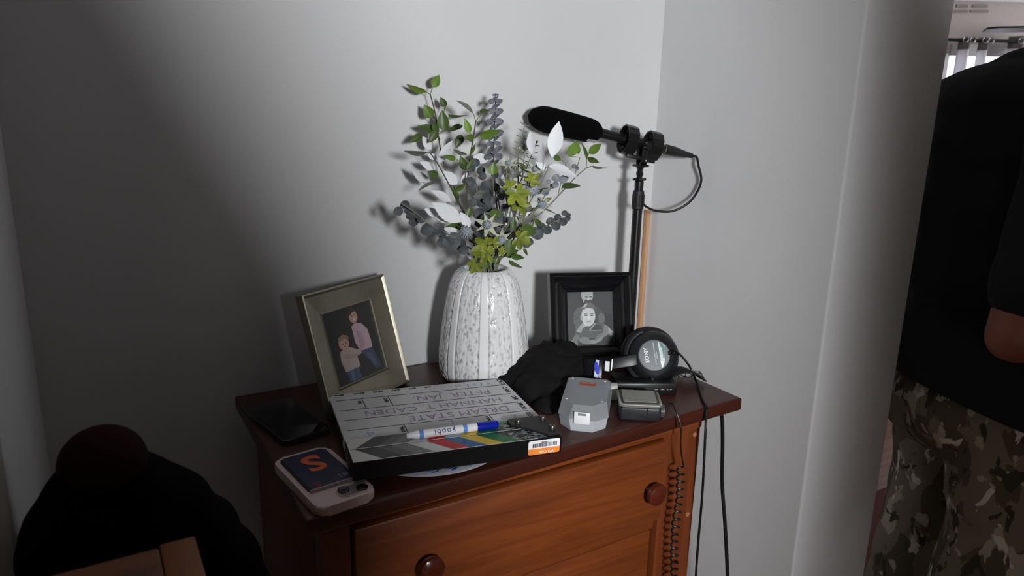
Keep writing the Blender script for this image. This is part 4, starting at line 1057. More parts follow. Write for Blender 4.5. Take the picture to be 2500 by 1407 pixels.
bm = B(); cyl(bm, mc_+Vector((0, 0, -.004))+sidev*.0155+Hm*.004, mc_+Vector((0, 0, -.004))+sidev*.026+Hm*.004, .0075, n=14); build('clamp_knob', bm, M_pole, BP)
# microphone lead looping back to the pole
CW = thing('microphone_cable', 'black microphone cable looping from the connector back to the pole collar', 'cable', conn1)
pth = [conn1-axm*.003, conn1+axm*.010]
for px, py, x in ((1705, 404, 1.074), (1712, 440, 1.078), (1699, 474, 1.075), (1675, 500, 1.062), (1640, 516, 1.038)): pth.append(atx(px, py, x))
for px, py, y in ((1602, 515, 1.088), (1578, 505, 1.086),): pth.append(aty(px, py, y))
pth.append(Vector((PX+.0105, PY-.002, zat(496))))
bm = B(); tube(bm, [p-conn1 for p in pth], .0024, 10, 10); build('lead', bm, M_cord, CW)
# second cable hanging beside the dresser
p_ = [atx(1752, 985, .945), atx(1762, 1016, .955), atx(1764, 1080, .958), atx(1763, 1180, .958), atx(1770, 1280, .958), atx(1776, 1400, .958), atx(1778, 1500, .96)]
p_ += [Vector((p_[-1].x, p_[-1].y, .25)), Vector((p_[-1].x+.02, p_[-1].y, .02)), Vector((p_[-1].x+.02, p_[-1].y-.15, .006))]
HCb = thing('hanging_cable', 'thick black cable hanging down the wall right of the dresser', 'cable', p_[0])
bm = B(); tube(bm, [p-p_[0] for p in p_], .0034, 10, 10); build('lead', bm, M_cord, HCb)
# narrow strip of wood standing in the corner
s0 = aty(1589, 515, 1.170)
bm = B(); box(bm, s0.x+.001, s0.x+.0095, 1.180, 1.192, 0, s0.z, .0008, 1)
SP = tag(build('wooden_strip', bm, wood('strip_wood', (168, 122, 84), (206, 160, 120), 0.6, 'z', 6, 0), None), 'narrow tan wooden strip standing in the wall corner behind the pole', 'wood strip')

# ------------------------------------------------------------------ bouquet: every stem its own thing
MOUTH = Vector((VC.x, VC.y, VC.z+.196))
def cA(X, Y): return 940+.38388*X, 150+.38388*Y
def P3(X, Y, y):
    return aty(*cA(X, Y), y)
GREEN = mat('leaf_green', (102, 132, 48), 0.42, rgb2=(78, 106, 38), scale=40, rnd=.22)
DGREEN = mat('leaf_dark_green', (76, 98, 42), 0.42, rgb2=(52, 72, 32), scale=40, rnd=.2)
GREY = mat('leaf_grey_green', (104, 110, 96), 0.55, rnd=.15)
WHITE = mat('leaf_white', (218, 220, 224), 0.6, rnd=.05)
EUC = mat('leaf_eucalyptus', (76, 81, 84), 0.6, rgb2=(54, 59, 63), scale=60, rnd=.2)
EUCL = mat('leaf_eucalyptus_pale', (132, 136, 144), 0.6, rgb2=(88, 93, 102), scale=90, rnd=.15)
YEL = mat('leaf_yellow_green', (134, 142, 44), 0.45, rgb2=(94, 106, 32), scale=50, rnd=.15)
THIS = mat('thistle_bract', (190, 192, 168), 0.6, rgb2=(160, 164, 140), scale=60, rnd=.1)
THIB = mat('thistle_head', (158, 166, 176), 0.8, rgb2=(120, 130, 140), scale=200)
STM = mat('stem_dark', (70, 62, 54), 0.6); STG = mat('stem_green', (112, 118, 78), 0.6); STW = mat('stem_grey', (120, 118, 108), 0.6)
def leaf(parent, X0, Y0, X1, Y1, wpx, y0, m, y1=None, ratio=.52, shape='ovate', fold=.16, curl=.10, pet=True, name='leaf', org=None):
    a = P3(X0, Y0, y0); b = P3(X1, Y1, y0 if y1 is None else y1)
    d = b-a; L = d.length; d.normalize(); mid = (a+b)/2; fc = (CAM-mid).normalized()
    n0 = (fc-d*fc.dot(d)).normalized(); s0 = d.cross(n0)
    wapp = wpx*.38388*(mid-CAM).dot(CF)/F_PX
    Wr = max(wapp, L*ratio*.9) if shape != 'needle' else wapp
    ph = math.acos(max(.12, min(1, wapp/Wr)))*random.choice((-1, 1))
    s = s0*math.cos(ph)+n0*math.sin(ph); n = n0*math.cos(ph)-s0*math.sin(ph)
    bm = B(); NS = 7; G = []
    for i in range(NS+1):
        t = i/NS
        if shape == 'ovate': wv = math.sin(PI*t**.78)**.85*(1-.25*t)
        elif shape == 'lance': wv = math.sin(PI*t**.9)**.9
        elif shape == 'round': wv = math.sin(PI*t**.9)**.55
        else: wv = math.sin(PI*t)**.5
        if i in (0, NS): wv = .03
        c = a+d*(L*t)-n*(curl*L*(t*t-t*.6))
        G.append([bm.verts.new(c+s*(u*Wr*.5*wv)+n*(abs(u)*fold*Wr*wv)) for u in (-1, -.5, 0, .5, 1)])
    for p, q in zip(G[:-1], G[1:]):
        for k in range(4): bm.faces.new((p[k], p[k+1], q[k+1], q[k]))
    bmesh.ops.translate(bm, vec=-parent.location, verts=bm.verts)
    me = bpy.data.meshes.new(name); bm.to_mesh(me); bm.free(); me.polygons.foreach_set('use_smooth', [True]*len(me.polygons))
    return link(name, me, m, parent)
def rleaf(parent, X, Y, r, y, m, tiltv=.5, name='leaf', nrm_=None):
    """round coin leaf"""
    c = P3(X, Y, y); rr_ = r*.38388*(c-CAM).dot(CF)/F_PX
    n = (CAM-c).normalized()+Vector((random.uniform(-1, 1), random.uniform(-1, 1), random.uniform(-1, 1)))*tiltv
    if nrm_ is not None: n = nrm_
    n.normalize(); u, v = basis(n); u, v = (u*.96+v*.28).normalized(), (v*.96-u*.28).normalized()
    bm = B(); ctr = bm.verts.new(c-n*rr_*.18); ring = []
    for k in range(12):
        a = 2*PI*k/12; q = rr_*(1.0+(.16 if k == 0 else 0)); ring.append(bm.verts.new(c+u*math.cos(a)*q+v*math.sin(a)*q*.95))
    ring2 = [bm.verts.new(c-n*rr_*.10+(w.co-c)*.55) for w in ring]
    for k in range(12):
        bm.faces.new((ring2[k], ring2[(k+1) % 12], ring[(k+1) % 12], ring[k])); bm.faces.new((ctr, ring2[(k+1) % 12], ring2[k]))
    bmesh.ops.translate(bm, vec=-parent.location, verts=bm.verts)
    me = bpy.data.meshes.new(name); bm.to_mesh(me); bm.free(); me.polygons.foreach_set('use_smooth', [True]*len(me.polygons))
    return link(name, me, m, parent)
ms_i = [0]
def stem(label, pts, m, r=.0013, name='faux_stem', cat='stem', mouth=True, group='faux stems in the vase'):
    ms_i[0] += 1; a = ms_i[0]*2.4
    base = MOUTH+Vector((math.cos(a)*.020, math.sin(a)*.020, -.09))
    P = [P3(*p) for p in pts]
    t = thing(name, label, cat, base, group=group)
    mth = MOUTH+Vector((math.cos(a)*.022, math.sin(a)*.018, .0))
    path = [base, mth]+P
    bm = B(); sp = spline(path, 6); n = len(sp)
    rings(bm, [p-base for p in sp], [r*(1.25-.55*i/n) for i in range(n)], 7); build('stalk', bm, m, t)
    return t
def twig(parent, pts, m, r=.0008):
    bm = B(); rings(bm, [P3(*p)-parent.location for p in pts], r, 5); return build('twig', bm, m, parent)

# --- green leafy branches
t = stem('tallest green leafy branch, reaching the top left of the bouquet', [(560, 1080, 1.08), (440, 850, 1.11), (360, 600, 1.13), (325, 360, 1.145), (288, 210, 1.150)], STM, name='leafy_branch')
for (a, b, c, d, w_px, m, y) in ((262, 195, 135, 148, 46, GREEN, 1.15), (303, 165, 345, 85, 66, GREEN, 1.15), (297, 358, 248, 276, 80, GREEN, 1.145), (385, 290, 352, 228, 50, DGREEN, 1.145), (375, 440, 362, 308, 86, DGREEN, 1.12),
    (330, 445, 205, 410, 62, DGREEN, 1.13), (330, 440, 280, 518, 62, DGREEN, 1.12), (237, 465, 150, 517, 54, DGREEN, 1.13), (495, 408, 398, 446, 40, DGREEN, 1.12), (400, 336, 528, 346, 20, DGREEN, 1.13), (490, 468, 445, 555, 62, DGREEN, 1.11), (300, 400, 345, 450, 50, DGREEN, 1.12)):
    leaf(t, a, b, c, d, w_px, y, m)
for a in ([(288, 210, 1.15), (262, 195, 1.15)], [(288, 210, 1.15), (303, 165, 1.15)], [(330, 400, 1.14), (297, 358, 1.145)], [(345, 460, 1.13), (375, 440, 1.12)], [(350, 500, 1.13), (330, 445, 1.13)], [(375, 300, 1.14), (385, 290, 1.145), (340, 420, 1.14)]): twig(t, a, STG)
t = stem('green leafy branch leaning left with a long grey-green tip leaf', [(610, 1180, 1.04), (500, 950, 1.05), (400, 770, 1.06), (340, 660, 1.07), (290, 585, 1.08)], STM, name='leafy_branch')
for (a, b, c, d, w_px, m) in ((272, 578, 120, 573, 36, GREY), (338, 730, 268, 700, 58, DGREEN), (320, 770, 208, 822, 24, GREY), (450, 622, 372, 600, 42, GREEN), (490, 1060, 388, 1050, 66, DGREEN), (440, 820, 520, 780, 40, DGREEN), (470, 880, 420, 800, 30, DGREEN), (520, 690, 460, 640, 36, DGREEN)):
    leaf(t, a, b, c, d, w_px, 1.055, m)
twig(t, [(290, 585, 1.08), (272, 578, 1.055)], STG); twig(t, [(455, 625, 1.06), (500, 650, 1.06), (515, 690, 1.06)], STG)
t = stem('green leafy branch with bright leaf crossing the eucalyptus spike', [(560, 1150, 1.06), (520, 900, 1.07), (535, 650, 1.07), (560, 500, 1.06), (577, 378, 1.06)], STM, name='leafy_branch')
for (a, b, c, d, w_px, m, y) in ((562, 332, 455, 245, 30, GREY, 1.06), (600, 322, 668, 312, 30, DGREEN, 1.06), (540, 455, 505, 362, 52, GREEN, 1.05), (566, 492, 510, 478, 52, DGREEN, 1.05), (597, 470, 737, 445, 66, GREEN, 1.03), (536, 592, 580, 518, 24, DGREEN, 1.06), (520, 592, 430, 560, 28, GREY, 1.06), (515, 692, 478, 600, 62, DGREEN, 1.06), (686, 722, 690, 642, 78, GREEN, 1.03), (520, 690, 560, 620, 40, DGREEN, 1.05)):
    leaf(t, a, b, c, d, w_px, y, m)
for a in ([(577, 378, 1.06), (562, 332, 1.06)], [(577, 378, 1.06), (605, 345, 1.06), (600, 322, 1.06)], [(562, 490, 1.06), (597, 470, 1.03)], [(548, 490, 1.06), (540, 455, 1.05)], [(690, 860, 1.05), (686, 722, 1.03)]): twig(t, a, STG)
t = stem('green leafy branch reaching out to the right below the microphone', [(830, 1100, 1.03), (1000, 960, 1.02), (1130, 825, 1.02), (1210, 740, 1.02), (1280, 678, 1.02)], STW, name='leafy_branch')
for (a, b, c, d, w_px, m, y) in ((1295, 587, 1376, 524, 62, GREEN, 1.02), (1283, 628, 1250, 515, 24, DGREEN, 1.02), (1288, 610, 1362, 646, 42, DGREEN, 1.02), (1322, 664, 1416, 681, 18, GREY, 1.02), (1122, 806, 1248, 787, 46, DGREEN, 1.01), (1165, 602, 1238, 508, 72, GREEN, 1.02), (1232, 590, 1205, 500, 40, GREEN, 1.03), (1070, 600, 1120, 632, 44, DGREEN, 1.03), (1010, 890, 1062, 868, 30, GREEN, 1.02), (1010, 945, 1095, 972, 14, GREY, 1.02)):
    leaf(t, a, b, c, d, w_px, y, m)
for a in ([(1280, 678, 1.02), (1283, 628, 1.02), (1295, 587, 1.02)], [(1280, 678, 1.02), (1322, 664, 1.02)], [(1200, 745, 1.02), (1240, 610, 1.02), (1165, 602, 1.02)], [(1130, 825, 1.02), (1122, 806, 1.01)], [(1100, 850, 1.02), (1150, 650, 1.03), (1125, 630, 1.03)]): twig(t, a, STG)

# --- white leaf sprays
def white(label, pts, leaves):
    t = stem(label, pts, STW, name='white_leaf_spray')
    for (a, b, c, d, w_px, y) in leaves: leaf(t, a, b, c, d, w_px, y, WHITE, shape='lance', ratio=.42, fold=.10)
white('white leaf spray with the tall leaf standing in front of the windscreen', [(840, 1050, 1.02), (930, 880, 1.0), (1000, 760, .99), (1045, 655, .985)], ((1062, 612, 1107, 380, 98, .98), (935, 592, 922, 440, 54, 1.02), (1000, 695, 998, 508, 44, 1.0), (1040, 668, 1228, 732, 62, 1.0), (1030, 690, 960, 640, 40, 1.0)))
white('white leaf spray on the left with the broad leaf above the coin eucalyptus', [(600, 1200, 1.02), (540, 1100, 1.01), (500, 1040, 1.0)], ((485, 1020, 303, 900, 104, .99), (340, 978, 253, 938, 54, 1.03), (425, 1012, 320, 992, 54, 1.02), (505, 1112, 370, 1060, 44, 1.02), (550, 1264, 498, 1192, 22, 1.02), (540, 1060, 480, 960, 60, 1.02)))
white('white leaf spray rising behind the left green branches', [(580, 1120, 1.09), (480, 900, 1.10), (410, 740, 1.11), (350, 640, 1.11)], ((345, 652, 427, 500, 58, 1.09), (292, 782, 163, 676, 58, 1.11), (322, 684, 222, 640, 48, 1.12), (462, 782, 362, 698, 74, 1.08), (422, 892, 294, 820, 50, 1.09), (292, 562, 240, 478, 54, 1.14), (330, 620, 270, 590, 40, 1.13), (500, 800, 520, 700, 50, 1.09)))
white('white leaf spray in the middle behind the yellow-green leaves', [(720, 1120, 1.09), (730, 960, 1.10), (700, 750, 1.10)], ((560, 605, 660, 632, 68, 1.12), (725, 852, 752, 718, 56, 1.11), (770, 1042, 792, 928, 62, 1.08), (848, 1002, 935, 918, 74, 1.08), (560, 930, 585, 830, 44, 1.11), (840, 740, 800, 640, 50, 1.12)))

# --- coin-leaf eucalyptus
def coins(label, pts, L, m, y, tv=.45):
    t = stem(label, pts, STW, name='coin_eucalyptus')
    for (X, Y, r) in L: rleaf(t, X, Y, r, y+random.uniform(-.008, .008), m, tv)
    return t
coins('drooping dark coin-leaf eucalyptus stem at the left of the vase', [(610, 1250, 1.03), (520, 1175, 1.01), (400, 1100, 1.0), (280, 1035, .99), (190, 960, .985), (105, 905, .985)],
      ((128, 913, 31), (86, 953, 31), (152, 948, 31), (163, 985, 30), (183, 1020, 32), (228, 978, 36), (232, 1005, 28), (268, 1070, 44), (290, 1090, 36), (338, 1062, 40), (360, 1095, 32), (375, 1150, 44), (402, 1148, 38), (442, 1128, 44), (480, 1165, 40), (450, 1165, 40), (500, 1200, 34)), EUC, .995)
coins('short dark coin-leaf eucalyptus stem at the right of the vase', [(800, 1200, 1.03), (880, 1130, 1.01), (970, 1085, 1.0), (1060, 1030, 1.0), (1160, 985, 1.0)],
      ((1165, 978, 17), (1142, 966, 20), (1162, 1002, 20), (1132, 1022, 28), (1098, 995, 27), (1088, 1048, 30), (1053, 1018, 28), (1030, 1072, 34), (994, 1050, 31), (972, 1100, 38), (945, 1085, 36), (915, 1145, 32), (900, 1165, 26)), EUC, 1.0)
coins('grey coin-leaf eucalyptus stem in the middle left of the bouquet', [(650, 1150, 1.06), (600, 900, 1.07), (575, 750, 1.07), (570, 640, 1.07)],
      ((575, 645, 30), (550, 680, 28), (610, 695, 30), (545, 760, 28), (565, 790, 24), (620, 730, 28), (590, 850, 30), (640, 790, 34), (660, 830, 34), (700, 800, 30), (610, 900, 32), (560, 900, 28), (700, 720, 28), (650, 930, 34), (600, 970, 40), (690, 880, 30), (560, 1130, 28)), EUC, 1.06)
coins('thin grey eucalyptus sprig on the right below the white leaf', [(820, 1080, 1.04), (960, 930, 1.03), (1060, 800, 1.02), (1140, 720, 1.01), (1215, 655, 1.0)],
      ((1205, 668, 18), (1220, 680, 14), (1088, 742, 27), (1132, 752, 28), (1150, 740, 18), (1085, 785, 22), (1020, 832, 24), (1062, 795, 18), (1040, 765, 16), (985, 880, 20)), EUCL, 1.015)
# upright spike with opposite pairs of leaves
t = stem('upright grey eucalyptus spike in the middle of the bouquet', [(720, 1050, 1.09), (700, 800, 1.10), (690, 620, 1.10), (698, 400, 1.105), (704, 205, 1.11)], STM, name='eucalyptus_spike')
for i, (Y, hw) in enumerate(((212, 20), (232, 26), (252, 46), (282, 36), (314, 52), (345, 42), (380, 56), (412, 46), (452, 58), (488, 50), (522, 44), (560, 66), (600, 58), (640, 46))):
    X = 704-(Y-205)*.035
    yb = 1.105; c = P3(X, Y, yb); wv = hw*.38388*(c-CAM).dot(CF)/F_PX
    view = (c-CAM).normalized(); rt = CR
    for s in (-1, 1):
        dirv = (rt*s*.95+Vector((0, 0, -.12))+view*random.uniform(-.2, .2)) if i % 2 == 0 else (rt*s*.55+view*(-.7*s)+Vector((0, 0, random.uniform(-.25, .05))))
        dirv.normalize(); up = (Vector((0, 0, 1))-view*(.85 if i % 2 == 0 else 1.6)).normalized(); side_ = dirv.cross(up).normalized()
        bm = B(); rr_ = wv*.62; ctr = c+dirv*(wv*.52)
        ring = [bm.verts.new(ctr+dirv*math.cos(2*PI*k/12)*wv*.52+side_*math.sin(2*PI*k/12)*wv*.60+up.normalized()*.15*wv*math.cos(2*PI*k/12)**2) for k in range(12)]
        cc = bm.verts.new(ctr)
        for k in range(12): bm.faces.new((cc, ring[k], ring[(k+1) % 12]))
        bmesh.ops.translate(bm, vec=-t.location, verts=bm.verts)
        me = bpy.data.meshes.new('leaf'); bm.to_mesh(me); bm.free(); me.polygons.foreach_set('use_smooth', [True]*len(me.polygons)); link('leaf', me, EUCL, t)
# --- thin needle stems
def needles(label, x0, y0, x1, y1, n, y, ln):
    t = stem(label, [((x0*2+760)/3, 1000, y+.01), (x0, y0, y), ((x0+x1)/2, (y0+y1)/2, y), (x1, y1, y)], STW, .0010, name='needle_stem')
    for i in range(n):
        f = (i+.5)/n; X = x0+(x1-x0)*f; Y = y0+(y1-y0)*f; l = ln*(1.1-.35*f)
        for s in (-1, 1):
            leaf(t, X, Y, X+s*l, Y+s*l*.42-6, 7, y, GREY, shape='needle', ratio=.1, fold=.05, curl=.02, name='needle')
    bm = B(); ellipsoid(bm, P3(x1, y1, y)-t.location, (.0022, .0022, .0022), 8, 6); build('bud', bm, STM, t)
needles('tall needle-leaved stem left of the windscreen tip', 770, 830, 896, 385, 11, 1.05, 42)
needles('shorter needle-leaved stem beside the white leaves', 850, 800, 966, 512, 7, 1.06, 38)
needles('needle-leaved stem half hidden behind the thistles', 850, 1000, 890, 560, 9, 1.08, 34)
# --- sea holly
def thistle(label, X, Y, r, y, nb, ball, rot0=0, pts=None, tv=(0, 0, 0)):
    t = stem(label, [((X*2+720)/3, (Y+2*1180)/3, y+.02), ((X*4+720)/5, Y+60, y+.006), (X, Y+4, y+.002)], STG, .0014, name='sea_holly')
    c = P3(X, Y, y); k_ = .38388*(c-CAM).dot(CF)/F_PX; n = ((CAM-c).normalized()+Vector(tv)).normalized(); u, v = basis(n)
    for i in range(nb):
        a = rot0+2*PI*i/nb; L = r*k_*random.uniform(.85, 1.1)
        d = u*math.cos(a)+v*math.sin(a); s = n.cross(d); bm = B(); G = []
        for j in range(6):
            f = j/5; wv = (.22*math.sin(PI*min(1, f*.75+.22))**1.0*(1-f*.75)+.005)*L
            p = c-n*.002+d*(L*f)+n*(L*.18*f*f)
            G.append([bm.verts.new(p-s*wv), bm.verts.new(p-n*wv*.35), bm.verts.new(p+s*wv)])
        for p, q in zip(G[:-1], G[1:]):
            for k in range(2): bm.faces.new((p[k], p[k+1], q[k+1], q[k]))
        bmesh.ops.translate(bm, vec=-t.location, verts=bm.verts)
        me = bpy.data.meshes.new('bract'); bm.to_mesh(me); bm.free(); me.polygons.foreach_set('use_smooth', [True]*len(me.polygons)); link('bract', me, THIS, t)
    bm = B(); rb = ball*k_; ellipsoid(bm, c+n*rb*.5-t.location, rb*.8, 12, 8)
    for i in range(60):
        ph = math.acos(1-2*(i+.5)/60); th = i*2.39996; d = Vector((math.sin(ph)*math.cos(th), math.sin(ph)*math.sin(th), math.cos(ph)))
        rings(bm, [c+n*rb*.5+d*rb*.7-t.location, c+n*rb*.5+d*rb*1.12-t.location], [rb*.13, rb*.02], 4)
    build('flower_head', bm, THIB, t, 0)
thistle('pale star-shaped sea holly in the front centre of the bouquet', 652, 1040, 92, .985, 7, 30, .5)
thistle('pale star-shaped sea holly just above the vase mouth', 742, 1130, 80, .985, 7, 28, 1.1, tv=(0, 0, -.4))
thistle('yellowish sea holly on the upper needle stem', 785, 650, 62, 1.04, 7, 18, .2, tv=(0, 0, .6))
thistle('yellowish sea holly below the small white leaf', 955, 690, 62, 1.02, 7, 20, .9, tv=(0, 0, .5))
thistle('large blue-grey sea holly head right of the yellow-green leaf', 935, 815, 58, 1.005, 6, 48, .3)
thistle('small sea holly with drooping bracts at the lower right', 1000, 905, 62, 1.0, 6, 30, .7, tv=(0, 0, -.5))
thistle('blue-grey sea holly head at the left above the vase', 520, 1085, 52, 1.0, 6, 40, 0, tv=(-.3, 0, 0))
thistle('slender pale sea holly rising among the needle stems', 880, 540, 56, 1.06, 6, 16, .4, tv=(0, 0, .9))
# --- yellow-green lobed leaves
def lobed(label, pts, L):
    t = stem(label, pts, STG, .0012, name='lobed_leaf_stem')
    for (X, Y, r, rot0, y, tv) in L:
        c = P3(X, Y, y); k_ = .38388*(c-CAM).dot(CF)/F_PX; n = ((CAM-c).normalized()+Vector(tv)).normalized()
        u = (CR-n*CR.dot(n)).normalized(); v = n.cross(u)
        bm = B(); ctr = bm.verts.new(c); ring = []
        for i in range(5):
            a = rot0+R((-120, -62, 0, 62, 120)[i]); l = 1.12*r*k_*(.72, .92, 1.05, .92, .72)[i]
            for da, q, z in ((-.50, .54, .07), (-.30, .82, .03), (0, 1.0, -.10), (.30, .82, .03), (.50, .54, .07)):
                ring.append(bm.verts.new(c+(u*math.cos(a+da)+v*math.sin(a+da))*l*q+n*(l*z)))
        for i in range(len(ring)-1): bm.faces.new((ctr, ring[i], ring[i+1]))
        bmesh.ops.translate(bm, vec=-t.location, verts=bm.verts)
        me = bpy.data.meshes.new('leaf'); bm.to_mesh(me); bm.free(); link('leaf', me, YEL, t)
lobed('yellow-green lobed leaves high in the bouquet beside the sea holly', [(760, 1080, 1.02), (800, 940, .99), (820, 860, .98)], ((835, 835, 92, R(-60), .97, (.2, 0, .2)), (860, 900, 70, R(-75), .975, (0, 0, -.3)), (930, 760, 60, R(40), .985, (0, 0, .4)), (800, 800, 55, R(120), .985, (0, 0, .4))))
lobed('yellow-green lobed leaves hanging over the left of the vase mouth', [(660, 1260, 1.02), (640, 1230, .99)], ((640, 1180, 88, R(200), .965, (0, 0, .3)), (650, 1225, 80, R(180), .96, (0, 0, .1)), (580, 1290, 60, R(240), .955, (0, 0, 0)), (690, 1160, 50, R(60), .975, (0, 0, .3)), (735, 1210, 34, R(0), .97, (0, 0, 0))))
lobed('yellow-green lobed leaf at the right above the vase mouth', [(760, 1230, 1.02), (820, 1160, .98)], ((850, 1130, 72, R(-20), .965, (0, 0, .2)), (870, 1120, 50, R(50), .97, (0, 0, .3))))
# --- dark green leaves around the mouth
coins('dark grey filler sprig low in the middle of the bouquet', [(700, 1200, 1.05), (690, 1000, 1.06), (700, 860, 1.06)],
      ((640, 1000, 34), (700, 960, 32), (740, 1010, 30), (680, 1060, 34), (620, 1070, 30), (720, 1080, 30), (600, 1120, 32), (760, 930, 28), (660, 1120, 32), (700, 1160, 30), (790, 1010, 26), (740, 860, 26), (650, 880, 28), (600, 1030, 30), (770, 1080, 28)), EUC, 1.045)
t = stem('grey-green leafy filler stem among the thin stalks in the middle', [(720, 1180, 1.04), (770, 980, 1.05), (800, 800, 1.06), (840, 640, 1.07)], STW, name='leafy_branch')
for (a, b, c, d, w_px, m, y) in ((760, 1000, 700, 930, 36, GREY, 1.05), (780, 930, 850, 880, 30, GREY, 1.05), (790, 860, 720, 800, 30, GREY, 1.06), (800, 800, 760, 720, 26, GREY, 1.06), (820, 740, 880, 690, 26, GREY, 1.06), (830, 700, 790, 630, 22, GREY, 1.07), (640, 830, 560, 850, 30, GREY, 1.06), (700, 840, 760, 800, 26, GREY, 1.05), (900, 960, 980, 930, 26, GREY, 1.03), (880, 760, 960, 740, 36, DGREEN, 1.03), (900, 700, 850, 640, 30, DGREEN, 1.05), (960, 850, 1040, 800, 34, DGREEN, 1.03)):
    leaf(t, a, b, c, d, w_px, y, m)
t = stem('dark green leafy stem spilling over the right of the vase mouth', [(760, 1240, 1.02), (800, 1170, 1.0), (830, 1080, 1.0)], STG, name='leafy_branch')
for (a, b, c, d, w_px, y) in ((800, 1130, 788, 1242, 84, .975), (800, 1232, 888, 1254, 44, .985), (788, 1262, 876, 1318, 32, .975), (855, 1062, 965, 1092, 92, .995), (815, 1072, 820, 985, 46, 1.0), (660, 972, 738, 965, 62, 1.03), (650, 1250, 640, 1336, 48, .975), (878, 1190, 908, 1236, 24, .99), (985, 1042, 952, 1000, 44, 1.0), (760, 1240, 850, 1200, 60, 1.0), (720, 1250, 700, 1300, 40, .985), (520, 1000, 545, 920, 50, 1.03)):
    leaf(t, a, b, c, d, w_px, y, DGREEN)
# ------------------------------------------------------------------ person standing in the opening on the right, in profile, hunched forward
DP = 1.50
po = atd(2362, 1050, DP)
Fv = Vector((.853, -.521, 0)); Sv = Vector((-.521, -.853, 0))
PE = thing('person', 'person in dark t-shirt and camouflage trousers standing with bent arm in the opening', 'person', (po.x, po.y, 0.013), (0, 0, math.atan2(Fv.y, Fv.x)))
PE.scale = (1.03, 1.03, 1.03)
# local frame: x = facing, y = left side (away from the camera), z = up; the near side is -y
M_skin = mat('skin', (142, 84, 68), 0.55, var=.05, scale=30); M_shirt = mat('shirt_navy', (16, 17, 24), 0.9, bump=.25, bscale=500)
def camo():
    m = mat('camouflage', (92, 86, 72), 0.9)
    nt = m.node_tree; b = nt.nodes['Principled BSDF']; tc = nt.nodes.new('ShaderNodeTexCoord')
    mp = nt.nodes.new('ShaderNodeMapping'); mp.inputs['Scale'].default_value = (1, 1, .55); nt.links.new(tc.outputs['Object'], mp.inputs[0])
    prev = lin((122, 114, 98)); col = None
    for sc, th, c, off in ((12, .50, (88, 80, 66), 0), (20, .57, (168, 160, 142), 3), (28, .60, (60, 55, 46), 7), (24, .63, (208, 204, 192), 11)):
        n = nt.nodes.new('ShaderNodeTexNoise'); n.noise_dimensions = '4D'; n.inputs['W'].default_value = off; n.inputs['Scale'].default_value = sc; n.inputs['Detail'].default_value = 3; n.inputs['Distortion'].default_value = .8
        nt.links.new(mp.outputs[0], n.inputs['Vector'])
        r = nt.nodes.new('ShaderNodeValToRGB'); r.color_ramp.elements[0].position = th; r.color_ramp.elements[1].position = th+.015
        nt.links.new(n.outputs['Fac'], r.inputs['Fac'])
        mx = nt.nodes.new('ShaderNodeMix'); mx.data_type = 'RGBA'
        nt.links.new(r.outputs['Color'], mx.inputs['Factor'])
        if col is None: mx.inputs['A'].default_value = (*prev, 1)
        else: nt.links.new(col, mx.inputs['A'])
        mx.inputs['B'].default_value = (*lin(c), 1); col = mx.outputs['Result']
    nt.links.new(col, b.inputs['Base Color'])
    return m
bm = B()
ellipsoid(bm, (0, 0, .84), (.125, .165, .13)); ellipsoid(bm, (0, 0, .99), (.13, .165, .16)); ellipsoid(bm, (0, 0, 1.15), (.125, .175, .17)); ellipsoid(bm, (0, 0, 1.25), (.095, .165, .08))
capsule(bm, (.05, 0, 1.30), (.17, 0, 1.43), .062, .056)
hrot = Euler((0, R(28), 0)).to_matrix()
HX = .215; HZ = 1.52
ellipsoid(bm, (HX, 0, HZ), (.098, .076, .122), 20, 14, hrot); ellipsoid(bm, (HX+.04, 0, HZ-.055), (.065, .058, .065), 16, 10)
capsule(bm, (HX+.095, 0, HZ-.01), (HX+.115, 0, HZ-.035), .010, .014, 8); ellipsoid(bm, (HX+.075, 0, HZ-.085), (.03, .03, .022))
for s in (-1, 1):
    capsule(bm, (-.02, s*.15, 1.25), (-.04, s*.195, 1.23), .062, .06); capsule(bm, (-.04, s*.195, 1.23), (-.135, s*.262, .885), .054, .042); capsule(bm, (-.135, s*.262, .885), (.085, s*.235, .865), .042, .028)
    capsule(bm, (.10, s*.232, .865), (.145, s*.226, .86), .030, .028)
    for q in range(4):
        z = .892-.0215*q; l = (.062, .072, .068, .054)[q]
        capsule(bm, (.165, s*.226, z), (.165+l*.55, s*.216, z-.006), .0080, .0076, 10); capsule(bm, (.165+l*.55, s*.216, z-.006), (.165+l*.8, s*.192, z-.016), .0076, .0066, 10)
    capsule(bm, (.115, s*.215, .885), (.165, s*.196, .895), .0105, .0088, 10)
    capsule(bm, (0, s*.092, .80), (.02, s*.10, .46), .092, .062); capsule(bm, (.02, s*.10, .46), (-.02, s*.10, .09), .058, .040); ellipsoid(bm, (-.02, s*.10, .36), (.045, .05, .10)); capsule(bm, (-.03, s*.10, .06), (.13, s*.115, .045), .042, .036)
    ellipsoid(bm, (HX-.015, s*.078, HZ-.01), (.020, .010, .030), 10, 8)
remesh('body', bm, M_skin, PE, .0045, 2)
